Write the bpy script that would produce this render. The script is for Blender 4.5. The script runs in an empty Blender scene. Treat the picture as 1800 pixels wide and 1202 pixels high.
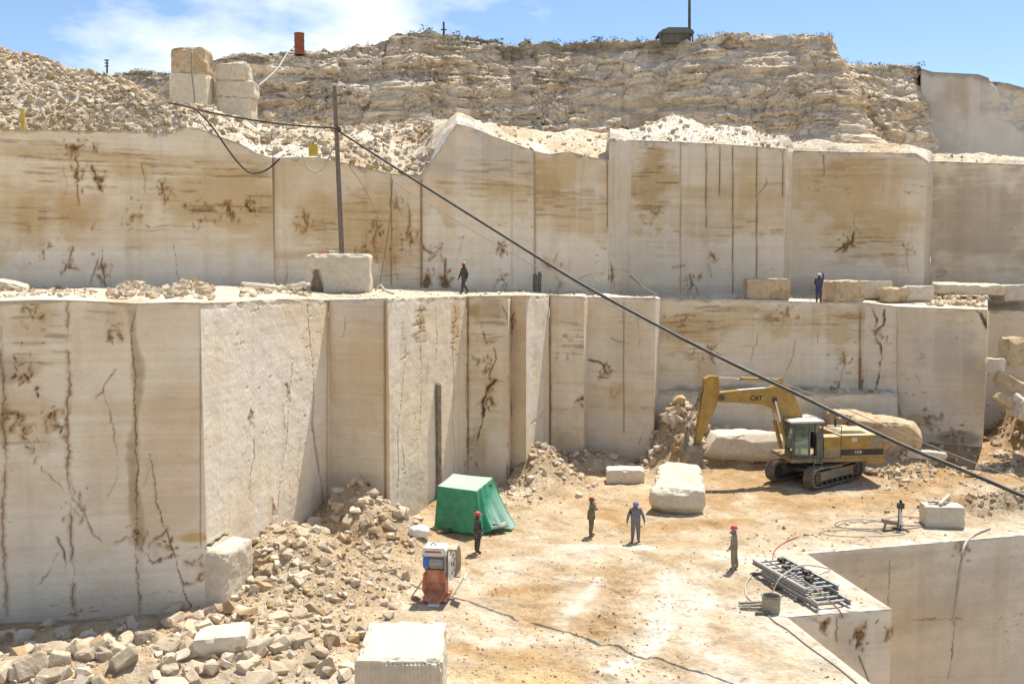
import bpy, bmesh, math, random
import numpy as np
from mathutils import Vector, Matrix, geometry
random.seed(7)
RNG = np.random.default_rng(7)
scn = bpy.context.scene
COL = scn.collection

# ------------------------------------------------------------------ camera
CAM = np.array((0.0, 0.0, 12.7))
FPX = 1750.0                      # focal length for an 1800 px wide picture
PITCH = math.atan((601 - 455) / FPX)
cam_data = bpy.data.cameras.new('camera')
cam_data.sensor_width = 36.0
cam_data.lens = 36.0 * FPX / 1800.0
cam_data.clip_start = 0.1
cam_data.clip_end = 6000.0
cam = bpy.data.objects.new('camera', cam_data)
COL.objects.link(cam)
cam.location = CAM
cam.rotation_euler = (math.pi / 2 - PITCH, 0, 0)
scn.camera = cam

# ------------------------------------------------------------------ sun and sky
SUN = Vector((0.23, 0.40, 1.0)).normalized()      # direction towards the sun
SUN_EL = math.asin(SUN.z)
SUN_AZ = math.atan2(SUN.x, SUN.y)
sun_data = bpy.data.lights.new('sun', 'SUN')
sun_data.energy = 4.4
sun_data.angle = math.radians(0.53)
sun_data.color = (1.0, 0.945, 0.85)
sun = bpy.data.objects.new('sun', sun_data)
COL.objects.link(sun)
sun.rotation_euler = SUN.to_track_quat('Z', 'Y').to_euler()
sun.location = (20, 30, 80)

world = bpy.data.worlds.new('World')
scn.world = world
world.use_nodes = True
wn = world.node_tree
wn.nodes.clear()
w_out = wn.nodes.new('ShaderNodeOutputWorld')
w_bg = wn.nodes.new('ShaderNodeBackground')
w_bg.inputs['Strength'].default_value = 0.10
w_sky = wn.nodes.new('ShaderNodeTexSky')
w_sky.sky_type = 'NISHITA'
w_sky.sun_disc = False
w_sky.sun_elevation = SUN_EL
w_sky.sun_rotation = SUN_AZ
w_sky.altitude = 600
w_sky.air_density = 1.0
w_sky.dust_density = 0.1
w_sky.ozone_density = 2.6
# clouds: white cumulus and thin veil, the same pattern all round the sky
w_tc = wn.nodes.new('ShaderNodeTexCoord')
w_map = wn.nodes.new('ShaderNodeMapping')
w_map.inputs['Scale'].default_value = (1.0, 1.0, 2.6)
w_map.inputs['Location'].default_value = (2.7, 1.1, 0.3)
w_n1 = wn.nodes.new('ShaderNodeTexNoise')
w_n1.inputs['Scale'].default_value = 2.6
w_n1.inputs['Detail'].default_value = 9.0
w_n1.inputs['Roughness'].default_value = 0.53
w_r1 = wn.nodes.new('ShaderNodeValToRGB')
w_r1.color_ramp.elements[0].position = 0.535
w_r1.color_ramp.elements[0].color = (0, 0, 0, 1)
w_r1.color_ramp.elements[1].position = 0.66
w_r1.color_ramp.elements[1].color = (1, 1, 1, 1)
w_mix = wn.nodes.new('ShaderNodeMix')
w_mix.data_type = 'RGBA'
w_cl = wn.nodes.new('ShaderNodeRGB')
w_cl.outputs[0].default_value = (8.2, 8.4, 8.7, 1)
L = wn.links.new
L(w_tc.outputs['Generated'], w_map.inputs['Vector'])
L(w_map.outputs['Vector'], w_n1.inputs['Vector'])
L(w_n1.outputs['Fac'], w_r1.inputs['Fac'])
L(w_r1.outputs['Color'], w_mix.inputs[0])
L(w_sky.outputs['Color'], w_mix.inputs[6])
L(w_cl.outputs[0], w_mix.inputs[7])
L(w_mix.outputs[2], w_bg.inputs['Color'])
L(w_bg.outputs[0], w_out.inputs['Surface'])

scn.view_settings.view_transform = 'Standard'
scn.view_settings.look = 'None'
scn.view_settings.exposure = 0.64
scn.view_settings.gamma = 1.0
scn.view_settings.use_curve_mapping = False
scn.render.engine = 'CYCLES'
scn.cycles.max_bounces = 8
scn.cycles.diffuse_bounces = 7

# ------------------------------------------------------------------ picture <-> place
CP, SP = math.cos(PITCH), math.sin(PITCH)
def ray(px, py):
    a = (px - 900.0) / FPX
    b = (601.0 - py) / FPX
    return np.array((a, CP + b * SP, -SP + b * CP))
def at(px, py, Y):
    d = ray(px, py)
    return CAM + d * (Y / d[1])
def gnd(px, py, z=0.0):
    d = ray(px, py)
    return CAM + d * ((z - CAM[2]) / d[2])
def proj(P):
    P = np.asarray(P, float) - CAM
    f = P[..., 1] * CP - P[..., 2] * SP
    v = P[..., 1] * SP + P[..., 2] * CP
    return 900 + FPX * P[..., 0] / f, 601 - FPX * v / f

# ------------------------------------------------------------------ noise in numpy
def _hash(ix, iy, iz, seed):
    h = (ix.astype(np.uint32) * np.uint32(374761393) + iy.astype(np.uint32) * np.uint32(668265263)
         + iz.astype(np.uint32) * np.uint32(2147483647) + np.uint32((seed * 1442695041) & 0xffffffff))
    h = (h ^ (h >> np.uint32(13))) * np.uint32(1274126177)
    h = (h ^ (h >> np.uint32(16))) * np.uint32(2246822519)
    h = h ^ (h >> np.uint32(15))
    return h.astype(np.float64) / 4294967295.0
def vnoise(x, y, z=0.0, seed=0):
    x, y, z = np.broadcast_arrays(np.asarray(x, float), np.asarray(y, float), np.asarray(z, float))
    fx, fy, fz = np.floor(x), np.floor(y), np.floor(z)
    tx, ty, tz = x - fx, y - fy, z - fz
    ix, iy, iz = fx.astype(np.int64) + 100000, fy.astype(np.int64) + 100000, fz.astype(np.int64) + 100000
    tx = tx * tx * (3 - 2 * tx); ty = ty * ty * (3 - 2 * ty); tz = tz * tz * (3 - 2 * tz)
    flat = not np.any(tz)
    def lay(k):
        a = _hash(ix, iy, iz + k, seed); b = _hash(ix + 1, iy, iz + k, seed)
        c = _hash(ix, iy + 1, iz + k, seed); d = _hash(ix + 1, iy + 1, iz + k, seed)
        e = a + (b - a) * tx; f = c + (d - c) * tx
        return e + (f - e) * ty
    r = lay(0)
    if not flat:
        r = r + (lay(1) - r) * tz
    return r * 2 - 1
def fbm(x, y, z=0.0, octv=4, seed=0, gain=0.5):
    s = 0.0; a = 1.0; t = 0.0
    x = np.asarray(x, float); y = np.asarray(y, float); z = np.asarray(z, float)
    for o in range(octv):
        s = s + a * vnoise(x, y, z, seed + o * 17)
        t += a; a *= gain
        x = x * 2.03 + 11.7; y = y * 2.03 + 5.3; z = z * 2.03 + (3.1 if np.any(z) else 0.0)
    return s / t
def cells(x, y, seed=0):
    """F1 distance, F2-F1 and the id of the nearest jittered cell"""
    fx, fy = np.floor(x), np.floor(y)
    d1 = np.full(x.shape, 9.0); d2 = np.full(x.shape, 9.0); cid = np.zeros(x.shape)
    for i in (-1, 0, 1):
        for j in (-1, 0, 1):
            cx, cy = (fx + i).astype(np.int64) + 100000, (fy + j).astype(np.int64) + 100000
            hx = _hash(cx, cy, cx * 0 + 1, seed); hy = _hash(cx, cy, cx * 0 + 2, seed)
            d = np.hypot(fx + i + hx - x, fy + j + hy - y)
            near = d < d1
            d2 = np.where(near, d1, np.minimum(d2, d))
            cid = np.where(near, _hash(cx, cy, cx * 0 + 3, seed), cid)
            d1 = np.where(near, d, d1)
    return d1, d2 - d1, cid
def sstep(a, b, x):
    t = np.clip((x - a) / (b - a), 0, 1)
    return t * t * (3 - 2 * t)
def mixc(c, d, f):
    return c + (np.asarray(d, float) - c) * np.asarray(f)[..., None]
def seg_dist(x, y, pts):
    """distance to a polyline and position 0..1 along it"""
    best = np.full(x.shape, 1e9); pos = np.zeros(x.shape)
    n = len(pts) - 1
    for k in range(n):
        ax, ay = pts[k]; bx, by = pts[k + 1]
        dx, dy = bx - ax, by - ay
        l2 = dx * dx + dy * dy + 1e-9
        t = np.clip(((x - ax) * dx + (y - ay) * dy) / l2, 0, 1)
        d = np.hypot(x - ax - t * dx, y - ay - t * dy)
        m = d < best
        best = np.where(m, d, best); pos = np.where(m, (k + t) / n, pos)
    return best, pos

# ------------------------------------------------------------------ mesh helpers
def new_obj(name, me, parent=None):
    o = bpy.data.objects.new(name, me)
    COL.objects.link(o)
    if parent is not None:
        o.parent = parent
    return o
def tag(o, label=None, cat=None, group=None, kind=None):
    if label: o['label'] = label
    if cat: o['category'] = cat
    if group: o['group'] = group
    if kind: o['kind'] = kind
    return o
def empty(name, loc=(0, 0, 0), rz=0.0, parent=None):
    o = bpy.data.objects.new(name, None)
    COL.objects.link(o)
    o.location = loc
    o.rotation_euler = (0, 0, rz)
    o.empty_display_size = 0.3
    if parent is not None:
        o.parent = parent
    return o
def np_mesh(name, V, F, mats, cols=None, smooth=False):
    """F: (n,3) or (n,4) index array"""
    V = np.asarray(V, np.float32); F = np.asarray(F, np.int32)
    me = bpy.data.meshes.new(name)
    k = F.shape[1]
    me.vertices.add(len(V)); me.loops.add(F.size); me.polygons.add(len(F))
    me.vertices.foreach_set('co', V.ravel())
    me.loops.foreach_set('vertex_index', F.ravel())
    me.polygons.foreach_set('loop_start', np.arange(0, F.size, k, dtype=np.int32))
    me.polygons.foreach_set('use_smooth', np.full(len(F), bool(smooth)))
    if cols is not None:
        at_ = me.attributes.new('Col', 'FLOAT_COLOR', 'POINT')
        c4 = np.ones((len(V), 4), np.float32); c4[:, :3] = np.clip(cols, 0.004, 0.95)
        at_.data.foreach_set('color', c4.ravel())
    for m in (mats if isinstance(mats, (list, tuple)) else [mats]):
        me.materials.append(m)
    me.update(calc_edges=True)
    me.validate()
    return me
def grid_faces(nu, nv):
    i = np.arange(nu - 1)[:, None] * nv + np.arange(nv - 1)[None, :]
    i = i.ravel()
    return np.stack([i, i + nv, i + nv + 1, i + 1], 1)

# ------------------------------------------------------------------ materials
def srgb(r, g, b):
    f = lambda c: (c / 255 / 12.92) if c / 255 <= 0.04045 else ((c / 255 + 0.055) / 1.055) ** 2.4
    return (f(r), f(g), f(b))
def nd(nt, typ, **kw):
    n = nt.nodes.new(typ)
    for k, v in kw.items():
        n.inputs[k.replace('_', ' ')].default_value = v
    return n
def stone_mat(name, attr=True, color=(0.6, 0.53, 0.42), grain=7.0, amp=0.16, bump=0.25, bscale=26.0, rough=0.92,
              rand=0.0, streak=None, bdist=0.03, dark=None):
    """stone, soil and dust: colour from the Col attribute or one colour, broken up by grain at two sizes, with bump"""
    m = bpy.data.materials.new(name); m.use_nodes = True
    nt = m.node_tree; nt.nodes.clear(); lk = nt.links.new
    out = nd(nt, 'ShaderNodeOutputMaterial'); bs = nd(nt, 'ShaderNodeBsdfPrincipled', Roughness=rough)
    bs.inputs['Specular IOR Level'].default_value = 0.25
    tc = nd(nt, 'ShaderNodeTexCoord'); geo = nd(nt, 'ShaderNodeNewGeometry')
    if attr:
        c = nd(nt, 'ShaderNodeAttribute'); c.attribute_name = 'Col'; csock = c.outputs['Color']; vec = geo.outputs['Position']
    else:
        c = nd(nt, 'ShaderNodeRGB'); c.outputs[0].default_value = (*color, 1); csock = c.outputs[0]; vec = tc.outputs['Object']
    if streak is not None:
        mp = nd(nt, 'ShaderNodeMapping'); mp.inputs['Scale'].default_value = streak; lk(vec, mp.inputs['Vector']); vec2 = mp.outputs[0]
    else:
        vec2 = vec
    n1 = nd(nt, 'ShaderNodeTexNoise', Scale=grain, Detail=8.0, Roughness=0.62); lk(vec2, n1.inputs['Vector'])
    n2 = nd(nt, 'ShaderNodeTexNoise', Scale=grain * 0.13, Detail=5.0, Roughness=0.6); lk(vec, n2.inputs['Vector'])
    add = nd(nt, 'ShaderNodeMath'); add.operation = 'ADD'; lk(n1.outputs['Fac'], add.inputs[0]); lk(n2.outputs['Fac'], add.inputs[1])
    mr = nd(nt, 'ShaderNodeMapRange'); mr.inputs['From Min'].default_value = 0.6; mr.inputs['From Max'].default_value = 1.4
    mr.inputs['To Min'].default_value = 1 - amp * 1.25; mr.inputs['To Max'].default_value = 1 + amp
    lk(add.outputs[0], mr.inputs['Value'])
    fac = mr.outputs[0]
    if rand > 0:
        oi = nd(nt, 'ShaderNodeObjectInfo')
        mr2 = nd(nt, 'ShaderNodeMapRange'); mr2.inputs['To Min'].default_value = 1 - rand; mr2.inputs['To Max'].default_value = 1 + rand * 0.6
        lk(oi.outputs['Random'], mr2.inputs['Value'])
        mm = nd(nt, 'ShaderNodeMath'); mm.operation = 'MULTIPLY'; lk(fac, mm.inputs[0]); lk(mr2.outputs[0], mm.inputs[1]); fac = mm.outputs[0]
    mu = nd(nt, 'ShaderNodeVectorMath'); mu.operation = 'SCALE'; lk(csock, mu.inputs[0]); lk(fac, mu.inputs['Scale'])
    csock = mu.outputs[0]
    if dark is not None:      # stain patches of another colour: (colour, scale, threshold, strength)
        n4 = nd(nt, 'ShaderNodeTexNoise', Scale=dark[1], Detail=7.0, Roughness=0.65); lk(vec2, n4.inputs['Vector'])
        r4 = nd(nt, 'ShaderNodeMapRange'); r4.inputs['From Min'].default_value = dark[2]; r4.inputs['From Max'].default_value = dark[2] + 0.14
        r4.inputs['To Max'].default_value = dark[3]; lk(n4.outputs['Fac'], r4.inputs['Value'])
        mx = nd(nt, 'ShaderNodeMix'); mx.data_type = 'RGBA'; lk(r4.outputs[0], mx.inputs[0]); lk(csock, mx.inputs[6])
        mx.inputs[7].default_value = (*dark[0], 1); csock = mx.outputs[2]
    lk(csock, bs.inputs['Base Color'])
    n3 = nd(nt, 'ShaderNodeTexNoise', Scale=bscale, Detail=6.0, Roughness=0.65); lk(vec2, n3.inputs['Vector'])
    bp = nd(nt, 'ShaderNodeBump', Strength=bump, Distance=bdist); lk(n3.outputs['Fac'], bp.inputs['Height'])
    lk(bp.outputs[0], bs.inputs['Normal'])
    lk(bs.outputs[0], out.inputs['Surface'])
    return m
def plain_mat(name, color, rough=0.6, metal=0.0, var=0.25, scale=4.0, dirt=None, dirt_amt=0.5, bump=0.0):
    """paint, cloth, metal: one colour with uneven wear and a second dirt colour in patches"""
    m = bpy.data.materials.new(name); m.use_nodes = True
    nt = m.node_tree; nt.nodes.clear(); lk = nt.links.new
    out = nd(nt, 'ShaderNodeOutputMaterial'); bs = nd(nt, 'ShaderNodeBsdfPrincipled', Roughness=rough, Metallic=metal)
    tc = nd(nt, 'ShaderNodeTexCoord')
    n1 = nd(nt, 'ShaderNodeTexNoise', Scale=scale, Detail=7.0, Roughness=0.65); lk(tc.outputs['Object'], n1.inputs['Vector'])
    mr = nd(nt, 'ShaderNodeMapRange'); mr.inputs['From Min'].default_value = 0.3; mr.inputs['From Max'].default_value = 0.7
    mr.inputs['To Min'].default_value = 1 - var; mr.inputs['To Max'].default_value = 1 + var * 0.5; lk(n1.outputs['Fac'], mr.inputs['Value'])
    mu = nd(nt, 'ShaderNodeVectorMath'); mu.operation = 'SCALE'; mu.inputs[0].default_value = color; lk(mr.outputs[0], mu.inputs['Scale'])
    cs = mu.outputs[0]
    if dirt is not None:
        n2 = nd(nt, 'ShaderNodeTexNoise', Scale=scale * 0.7, Detail=8.0, Roughness=0.7)
        mp = nd(nt, 'ShaderNodeMapping'); mp.inputs['Location'].default_value = (3.3, 1.7, 9.1); lk(tc.outputs['Object'], mp.inputs['Vector']); lk(mp.outputs[0], n2.inputs['Vector'])
        r2 = nd(nt, 'ShaderNodeMapRange'); r2.inputs['From Min'].default_value = 0.40; r2.inputs['From Max'].default_value = 0.68
        r2.inputs['To Max'].default_value = dirt_amt; lk(n2.outputs['Fac'], r2.inputs['Value'])
        mx = nd(nt, 'ShaderNodeMix'); mx.data_type = 'RGBA'; lk(r2.outputs[0], mx.inputs[0]); lk(cs, mx.inputs[6]); mx.inputs[7].default_value = (*dirt, 1)
        cs = mx.outputs[2]
    lk(cs, bs.inputs['Base Color'])
    if bump > 0:
        bp = nd(nt, 'ShaderNodeBump', Strength=bump, Distance=0.03); lk(n1.outputs['Fac'], bp.inputs['Height']); lk(bp.outputs[0], bs.inputs['Normal'])
    lk(bs.outputs[0], out.inputs['Surface'])
    return m

M_WALL = stone_mat('sawn limestone', grain=9.0, amp=0.11, bump=0.4, bscale=12.0, streak=(.7, .7, 1.9), bdist=0.03, dark=((.30, .20, .11), 2.4, .62, .18))
M_CLIFF = stone_mat('weathered limestone', grain=5.0, amp=0.28, bump=0.8, bscale=5.0, bdist=0.15, streak=(.8, .8, 1.5))
M_GROUND = stone_mat('quarry dirt', grain=5.0, amp=0.30, bump=1.0, bscale=6.0, bdist=0.14, dark=((.33, .215, .11), 1.7, .575, .55))
M_SCREE = stone_mat('rubble ground', grain=6.0, amp=0.25, bump=0.9, bscale=9.0, bdist=0.08)
M_STONE = stone_mat('broken limestone', attr=False, color=(0.56, 0.45, 0.315), grain=5.0, amp=0.2, bump=0.6, bscale=9.0, rand=0.30, bdist=0.04, dark=((0.42, 0.25, 0.10), 1.3, 0.56, 0.5))
M_STONES = stone_mat('broken limestone chips', grain=6.0, amp=0.2, bump=0.5, bscale=11.0, bdist=0.04)
M_BLOCK = stone_mat('quarried block', attr=False, color=(0.65, 0.565, 0.435), grain=4.0, amp=0.17, bump=0.5, bscale=10.0, rand=0.08, bdist=0.03, dark=((0.47, 0.30, 0.13), 0.8, 0.57, 0.45))
M_BLOCKO = stone_mat('ochre block', attr=False, color=(0.56, 0.43, 0.27), grain=4.0, amp=0.25, bump=0.5, bscale=8.0, rand=0.08, bdist=0.04, dark=((0.34, 0.19, 0.08), 1.1, 0.50, 0.7))

CREAM = np.array((0.77, 0.645, 0.47)); WHITE = np.array((0.78, 0.70, 0.58)); OCHRE = np.array((0.55, 0.385, 0.185))
RUST = np.array((0.34, 0.20, 0.085)); BROWN = np.array((0.13, 0.082, 0.047)); GREYW = np.array((0.55, 0.52, 0.47))

# ------------------------------------------------------------------ plan of the quarry: (pixel x, pixel y of the top edge, distance)
LOW = [(-400, 530, 32.9), (352, 533, 35.0), (577, 528, 46.5), (682, 525, 45.5), (820, 521, 56.0), (893, 520, 55.4), (898, 520, 56.6),
       (925, 520, 55.6), (966, 519, 61.0), (1027, 522, 60.4), (1034, 522, 62.4), (1152, 524, 61.0), (1161, 526, 63.8),
       (1522, 532, 63.4), (1577, 539, 62.2), (1736, 545, 60.6)]
LOW_TOP = [(-400, 530), (0, 530), (60, 528), (115, 528), (180, 531), (240, 534), (300, 532), (352, 533), (420, 531), (470, 526), (540, 526), (577, 528),
           (682, 525), (760, 523), (820, 521), (893, 520), (925, 520), (966, 519), (1027, 522), (1152, 524), (1161, 526), (1300, 527), (1430, 531), (1522, 532), (1577, 539), (1736, 545)]
UPP = [(-400, 222, 48.65), (478, 278, 57.0), (742, 308, 61.0), (940, 266, 64.0), (1070, 281, 66.0), (1110, 247, 68.2), (1382, 262, 67.4), (1395, 265, 69.8),
       (1630, 283, 68.6), (1642, 284, 71.8), (2200, 305, 68.16)]
UPP_TOP = [(-400, 222), (0, 228), (115, 229), (215, 231), (305, 236), (325, 224), (350, 226), (385, 240), (420, 252), (452, 270), (478, 278),
           (560, 277), (620, 290), (690, 306), (740, 308), (770, 268), (790, 235), (803, 218), (830, 225), (870, 241), (940, 266), (965, 272), (1000, 267), (1040, 277), (1068, 281),
           (1072, 243), (1110, 247), (1200, 250), (1300, 256), (1382, 262), (1395, 265), (1500, 268), (1610, 270), (1630, 283), (1642, 284), (1700, 286), (2200, 305)]
UPP_BASE = [(-400, 514), (478, 501), (742, 507), (940, 511), (1110, 517), (1385, 518), (1636, 507), (2200, 508)]
CLF = [(150, 140, 104), (200, 130, 100), (240, 126, 98), (300, 130, 96), (340, 124, 92), (380, 105, 88), (420, 97, 87), (520, 93, 86), (600, 89, 86), (640, 80, 86), (683, 73, 86), (692, 58, 85.5),
       (760, 57, 86), (800, 62, 86), (870, 72, 87), (900, 82, 88), (925, 73, 87), (1000, 75, 87), (1100, 72, 86.5), (1190, 71, 85), (1215, 70, 83.5), (1260, 62, 83), (1340, 59, 82.5),
       (1400, 62, 82), (1440, 60, 81.5), (1466, 61, 81.5), (1474, 72, 82.5), (1480, 108, 86), (1550, 115, 89), (1614, 118, 90.5), (1620, 121, 89.3), (1640, 127, 89), (1720, 131, 88.5), (1748, 141, 88.5), (1800, 151, 88.5), (1900, 172, 88), (2200, 210, 86)]
def edgeY(px, plan):
    xs = np.array([p[0] for p in plan], float); iy = 1.0 / np.array([p[2] for p in plan], float)
    return 1.0 / np.interp(px, xs, iy)
def edgey(px, top):
    return np.interp(px, [p[0] for p in top], [p[1] for p in top])
def at_many(px, py, Y):
    a = (px - 900.0) / FPX; b = (601.0 - py) / FPX
    dy = CP + b * SP; dz = -SP + b * CP
    s = Y / dy
    return np.stack([a * s, Y + 0 * a, CAM[2] + dz * s], -1)

# ------------------------------------------------------------------ marks on the sawn faces (given where they sit in the photograph)
# crack: points, width, depth, stain width, stain strength
CR = [
 ('L', [(548, 640), (552, 690), (550, 740), (556, 790), (562, 830), (570, 885)], .10, .30, .12, .55), ('L', [(540, 535), (541, 575), (548, 625), (551, 650)], .035, .12, .08, .4),
 ('L', [(236, 535), (230, 580), (236, 640), (238, 720), (240, 800), (240, 850), (243, 930), (240, 1000), (245, 1060), (238, 1105)], .018, .08, .08, .45),
 ('L', [(118, 530), (116, 610), (122, 700), (118, 790), (124, 870), (126, 950), (130, 1030), (132, 1100)], .03, .05, .13, .6),
 ('L', [(3, 535), (2, 640), (8, 760), (6, 900), (12, 1080)], .03, .04, .14, .6),
 ('L', [(180, 685), (190, 720), (200, 770), (206, 805)], .018, .03, .03, .4), ('L', [(262, 800), (275, 880), (292, 935), (306, 975), (320, 1020), (340, 1090)], .022, .12, .05, .5),
 ('L', [(75, 820), (100, 850), (125, 870), (150, 905), (165, 935), (182, 950)], .02, .04, .05, .45),
 ('L', [(205, 950), (235, 945), (270, 990), (306, 975)], .03, .10, .1, .5), ('L', [(262, 962), (285, 940), (293, 930)], .03, .06, .09, .6),
 ('L', [(336, 995), (352, 970), (378, 950), (400, 938)], .06, .20, .05, .4), ('L', [(362, 1000), (385, 985), (412, 968)], .07, .25, .05, .4), ('L', [(362, 1005), (364, 1040), (370, 1085)], .03, .08, .05, .4),
 ('L', [(440, 720), (445, 745), (447, 800), (440, 840), (437, 880)], .03, .06, .04, .4), ('L', [(508, 700), (505, 760), (495, 830), (488, 880), (480, 960)], .025, .05, .05, .45),
 ('L', [(528, 780), (524, 830), (530, 880)], .02, .05, .04, .4), ('L', [(512, 640), (510, 690)], .02, .04, .05, .4),
 ('L', [(712, 590), (712, 640), (706, 700), (699, 760), (701, 830), (697, 880)], .035, .10, .05, .45), ('L', [(740, 530), (738, 600), (741, 680), (738, 760)], .025, .06, .07, .55),
 ('L', [(766, 540), (768, 600), (765, 640)], .02, .04, .08, .5), ('L', [(800, 545), (795, 620), (799, 690), (795, 740), (800, 800), (797, 830)], .035, .09, .08, .5),
 ('L', [(820, 530), (822, 600), (819, 680), (822, 760), (818, 830)], .04, .12, .14, .55),
 ('L', [(842, 562), (850, 590), (855, 605)], .05, .12, .07, .6), ('L', [(868, 612), (870, 635), (860, 660), (862, 670)], .04, .10, .06, .5),
 ('L', [(872, 668), (856, 685), (848, 700), (850, 722), (845, 745), (838, 775)], .12, .25, .16, .7), ('L', [(820, 667), (835, 668), (872, 668), (885, 670)], .02, .04, .05, .4),
 ('L', [(896, 530), (898, 580), (894, 660), (898, 720), (893, 780), (890, 850)], .05, .14, .09, .6), ('L', [(930, 745), (945, 738), (955, 725)], .03, .08, .06, .5),
 ('L', [(968, 560), (966, 650), (968, 730), (966, 790)], .03, .07, .06, .5), ('L', [(968, 672), (1000, 674), (1026, 672)], .015, .02, .03, .3), ('L', [(968, 718), (1026, 716)], .02, .03, .05, .4),
 ('L', [(1034, 632), (1048, 636), (1060, 640), (1066, 655)], .06, .15, .08, .6), ('L', [(1052, 664), (1070, 664)], .10, .18, .12, .6), ('L', [(1008, 710), (1016, 704), (1024, 700)], .14, .25, .16, .65),
 ('L', [(1034, 714), (1080, 716), (1150, 716)], .018, .03, .03, .3), ('L', [(1138, 740), (1134, 755), (1122, 780)], .03, .08, .05, .5), ('L', [(1119, 560), (1124, 600), (1128, 632)], .012, .02, .02, .3),
 ('L', [(1242, 605), (1248, 625), (1256, 640)], .04, .08, .08, .5), ('L', [(1398, 600), (1392, 635), (1380, 660)], .02, .03, .06, .4), ('L', [(1482, 620), (1486, 640), (1476, 670), (1470, 690)], .05, .10, .13, .5),
 ('L', [(1532, 545), (1540, 560), (1534, 590), (1546, 605), (1548, 625), (1545, 665), (1538, 690)], .06, .22, .10, .55), ('L', [(1556, 545), (1550, 570), (1540, 580), (1536, 600)], .10, .22, .08, .3),
 ('L', [(1565, 700), (1578, 715), (1584, 735)], .05, .08, .10, .5), ('L', [(1716, 545), (1728, 560), (1735, 578)], .12, .25, .05, .2),
 ('U', [(133, 256), (137, 290), (135, 330), (138, 360)], .035, .06, .10, .6), ('U', [(165, 250), (164, 268)], .10, .15, .10, .7), ('U', [(163, 300), (168, 312), (180, 316)], .12, .22, .10, .7), ('U', [(124, 258), (134, 259), (146, 252)], .10, .15, .12, .6),
 ('U', [(128, 436), (120, 460), (114, 478)], .04, .08, .05, .5), ('U', [(182, 430), (178, 460), (183, 490), (190, 510)], .04, .10, .06, .5), ('U', [(172, 455), (160, 490), (156, 505)], .035, .08, .05, .5),
 ('U', [(290, 310), (288, 335), (292, 360)], .04, .07, .10, .55), ('U', [(305, 430), (310, 475), (318, 505)], .018, .03, .03, .4), ('U', [(440, 350), (434, 362), (442, 370)], .10, .18, .12, .6),
 ('U', [(400, 355), (405, 380)], .06, .1, .16, .6), ('U', [(330, 372), (360, 368), (380, 370)], .06, .08, .15, .5), ('U', [(535, 370), (540, 400)], .04, .07, .12, .5),
 ('U', [(660, 385), (664, 400), (656, 425), (662, 460)], .04, .06, .20, .7), ('U', [(700, 335), (698, 360), (704, 380)], .03, .06, .05, .5), ('U', [(718, 340), (720, 385), (716, 410), (735, 440)], .035, .06, .18, .7),
 ('U', [(736, 430), (750, 440), (768, 448)], .10, .12, .22, .7), ('U', [(750, 490), (753, 505)], .30, .15, .25, .8), ('U', [(778, 490), (784, 508)], .30, .14, .25, .8), ('U', [(783, 455), (784, 500)], .06, .08, .12, .7),
 ('U', [(875, 425), (882, 432), (888, 445)], .06, .10, .08, .5), ('U', [(960, 462), (975, 480), (985, 500)], .10, .06, .5, .55), ('U', [(1074, 460), (1077, 480), (1073, 505)], .10, .16, .14, .7),
 ('U', [(1213, 482), (1218, 500), (1212, 512)], .05, .06, .15, .5), ('U', [(1470, 440), (1484, 432), (1500, 424), (1500, 408)], .09, .16, .08, .65), ('U', [(1604, 395), (1596, 430), (1592, 455), (1596, 480)], .03, .07, .05, .5),
 ('U', [(1250, 450), (1256, 458)], .05, .06, .14, .5),
]
# seam: x, y0, y1, width, colour
SEAM_D = np.array((.20, .13, .07))
SEAM = [('U', 480, 280, 502, .10, RUST), ('U', 741, 310, 507, .08, RUST), ('U', 940, 268, 510, .06, OCHRE * .7), ('U', 1068, 285, 400, .05, RUST), ('U', 1241, 255, 400, .028, SEAM_D), ('U', 1265, 255, 345, .03, SEAM_D),
        ('U', 1288, 258, 515, .03, SEAM_D), ('U', 1330, 258, 515, .03, SEAM_D), ('U', 1376, 262, 345, .03, SEAM_D), ('U', 1448, 268, 306, .03, SEAM_D), ('U', 1196, 252, 515, .03, OCHRE), ('U', 1636, 290, 500, .05, GREYW),
        ('U', 900, 345, 500, .025, RUST), ('U', 688, 312, 500, .025, RUST * .8), ('L', 576, 530, 880, .07, OCHRE * .8), ('L', 676, 530, 930, .07, OCHRE * .75), ('L', 1096, 545, 760, .035, OCHRE * .8),
        ('L', 1512, 560, 690, .05, RUST), ('L', 1512, 640, 690, .09, RUST), ('L', 352, 540, 960, .02, GREYW), ('L', 1577, 545, 700, .03, GREYW), ('L', 966, 525, 800, .05, RUST), ('L', 822, 525, 800, .04, RUST)]
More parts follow.
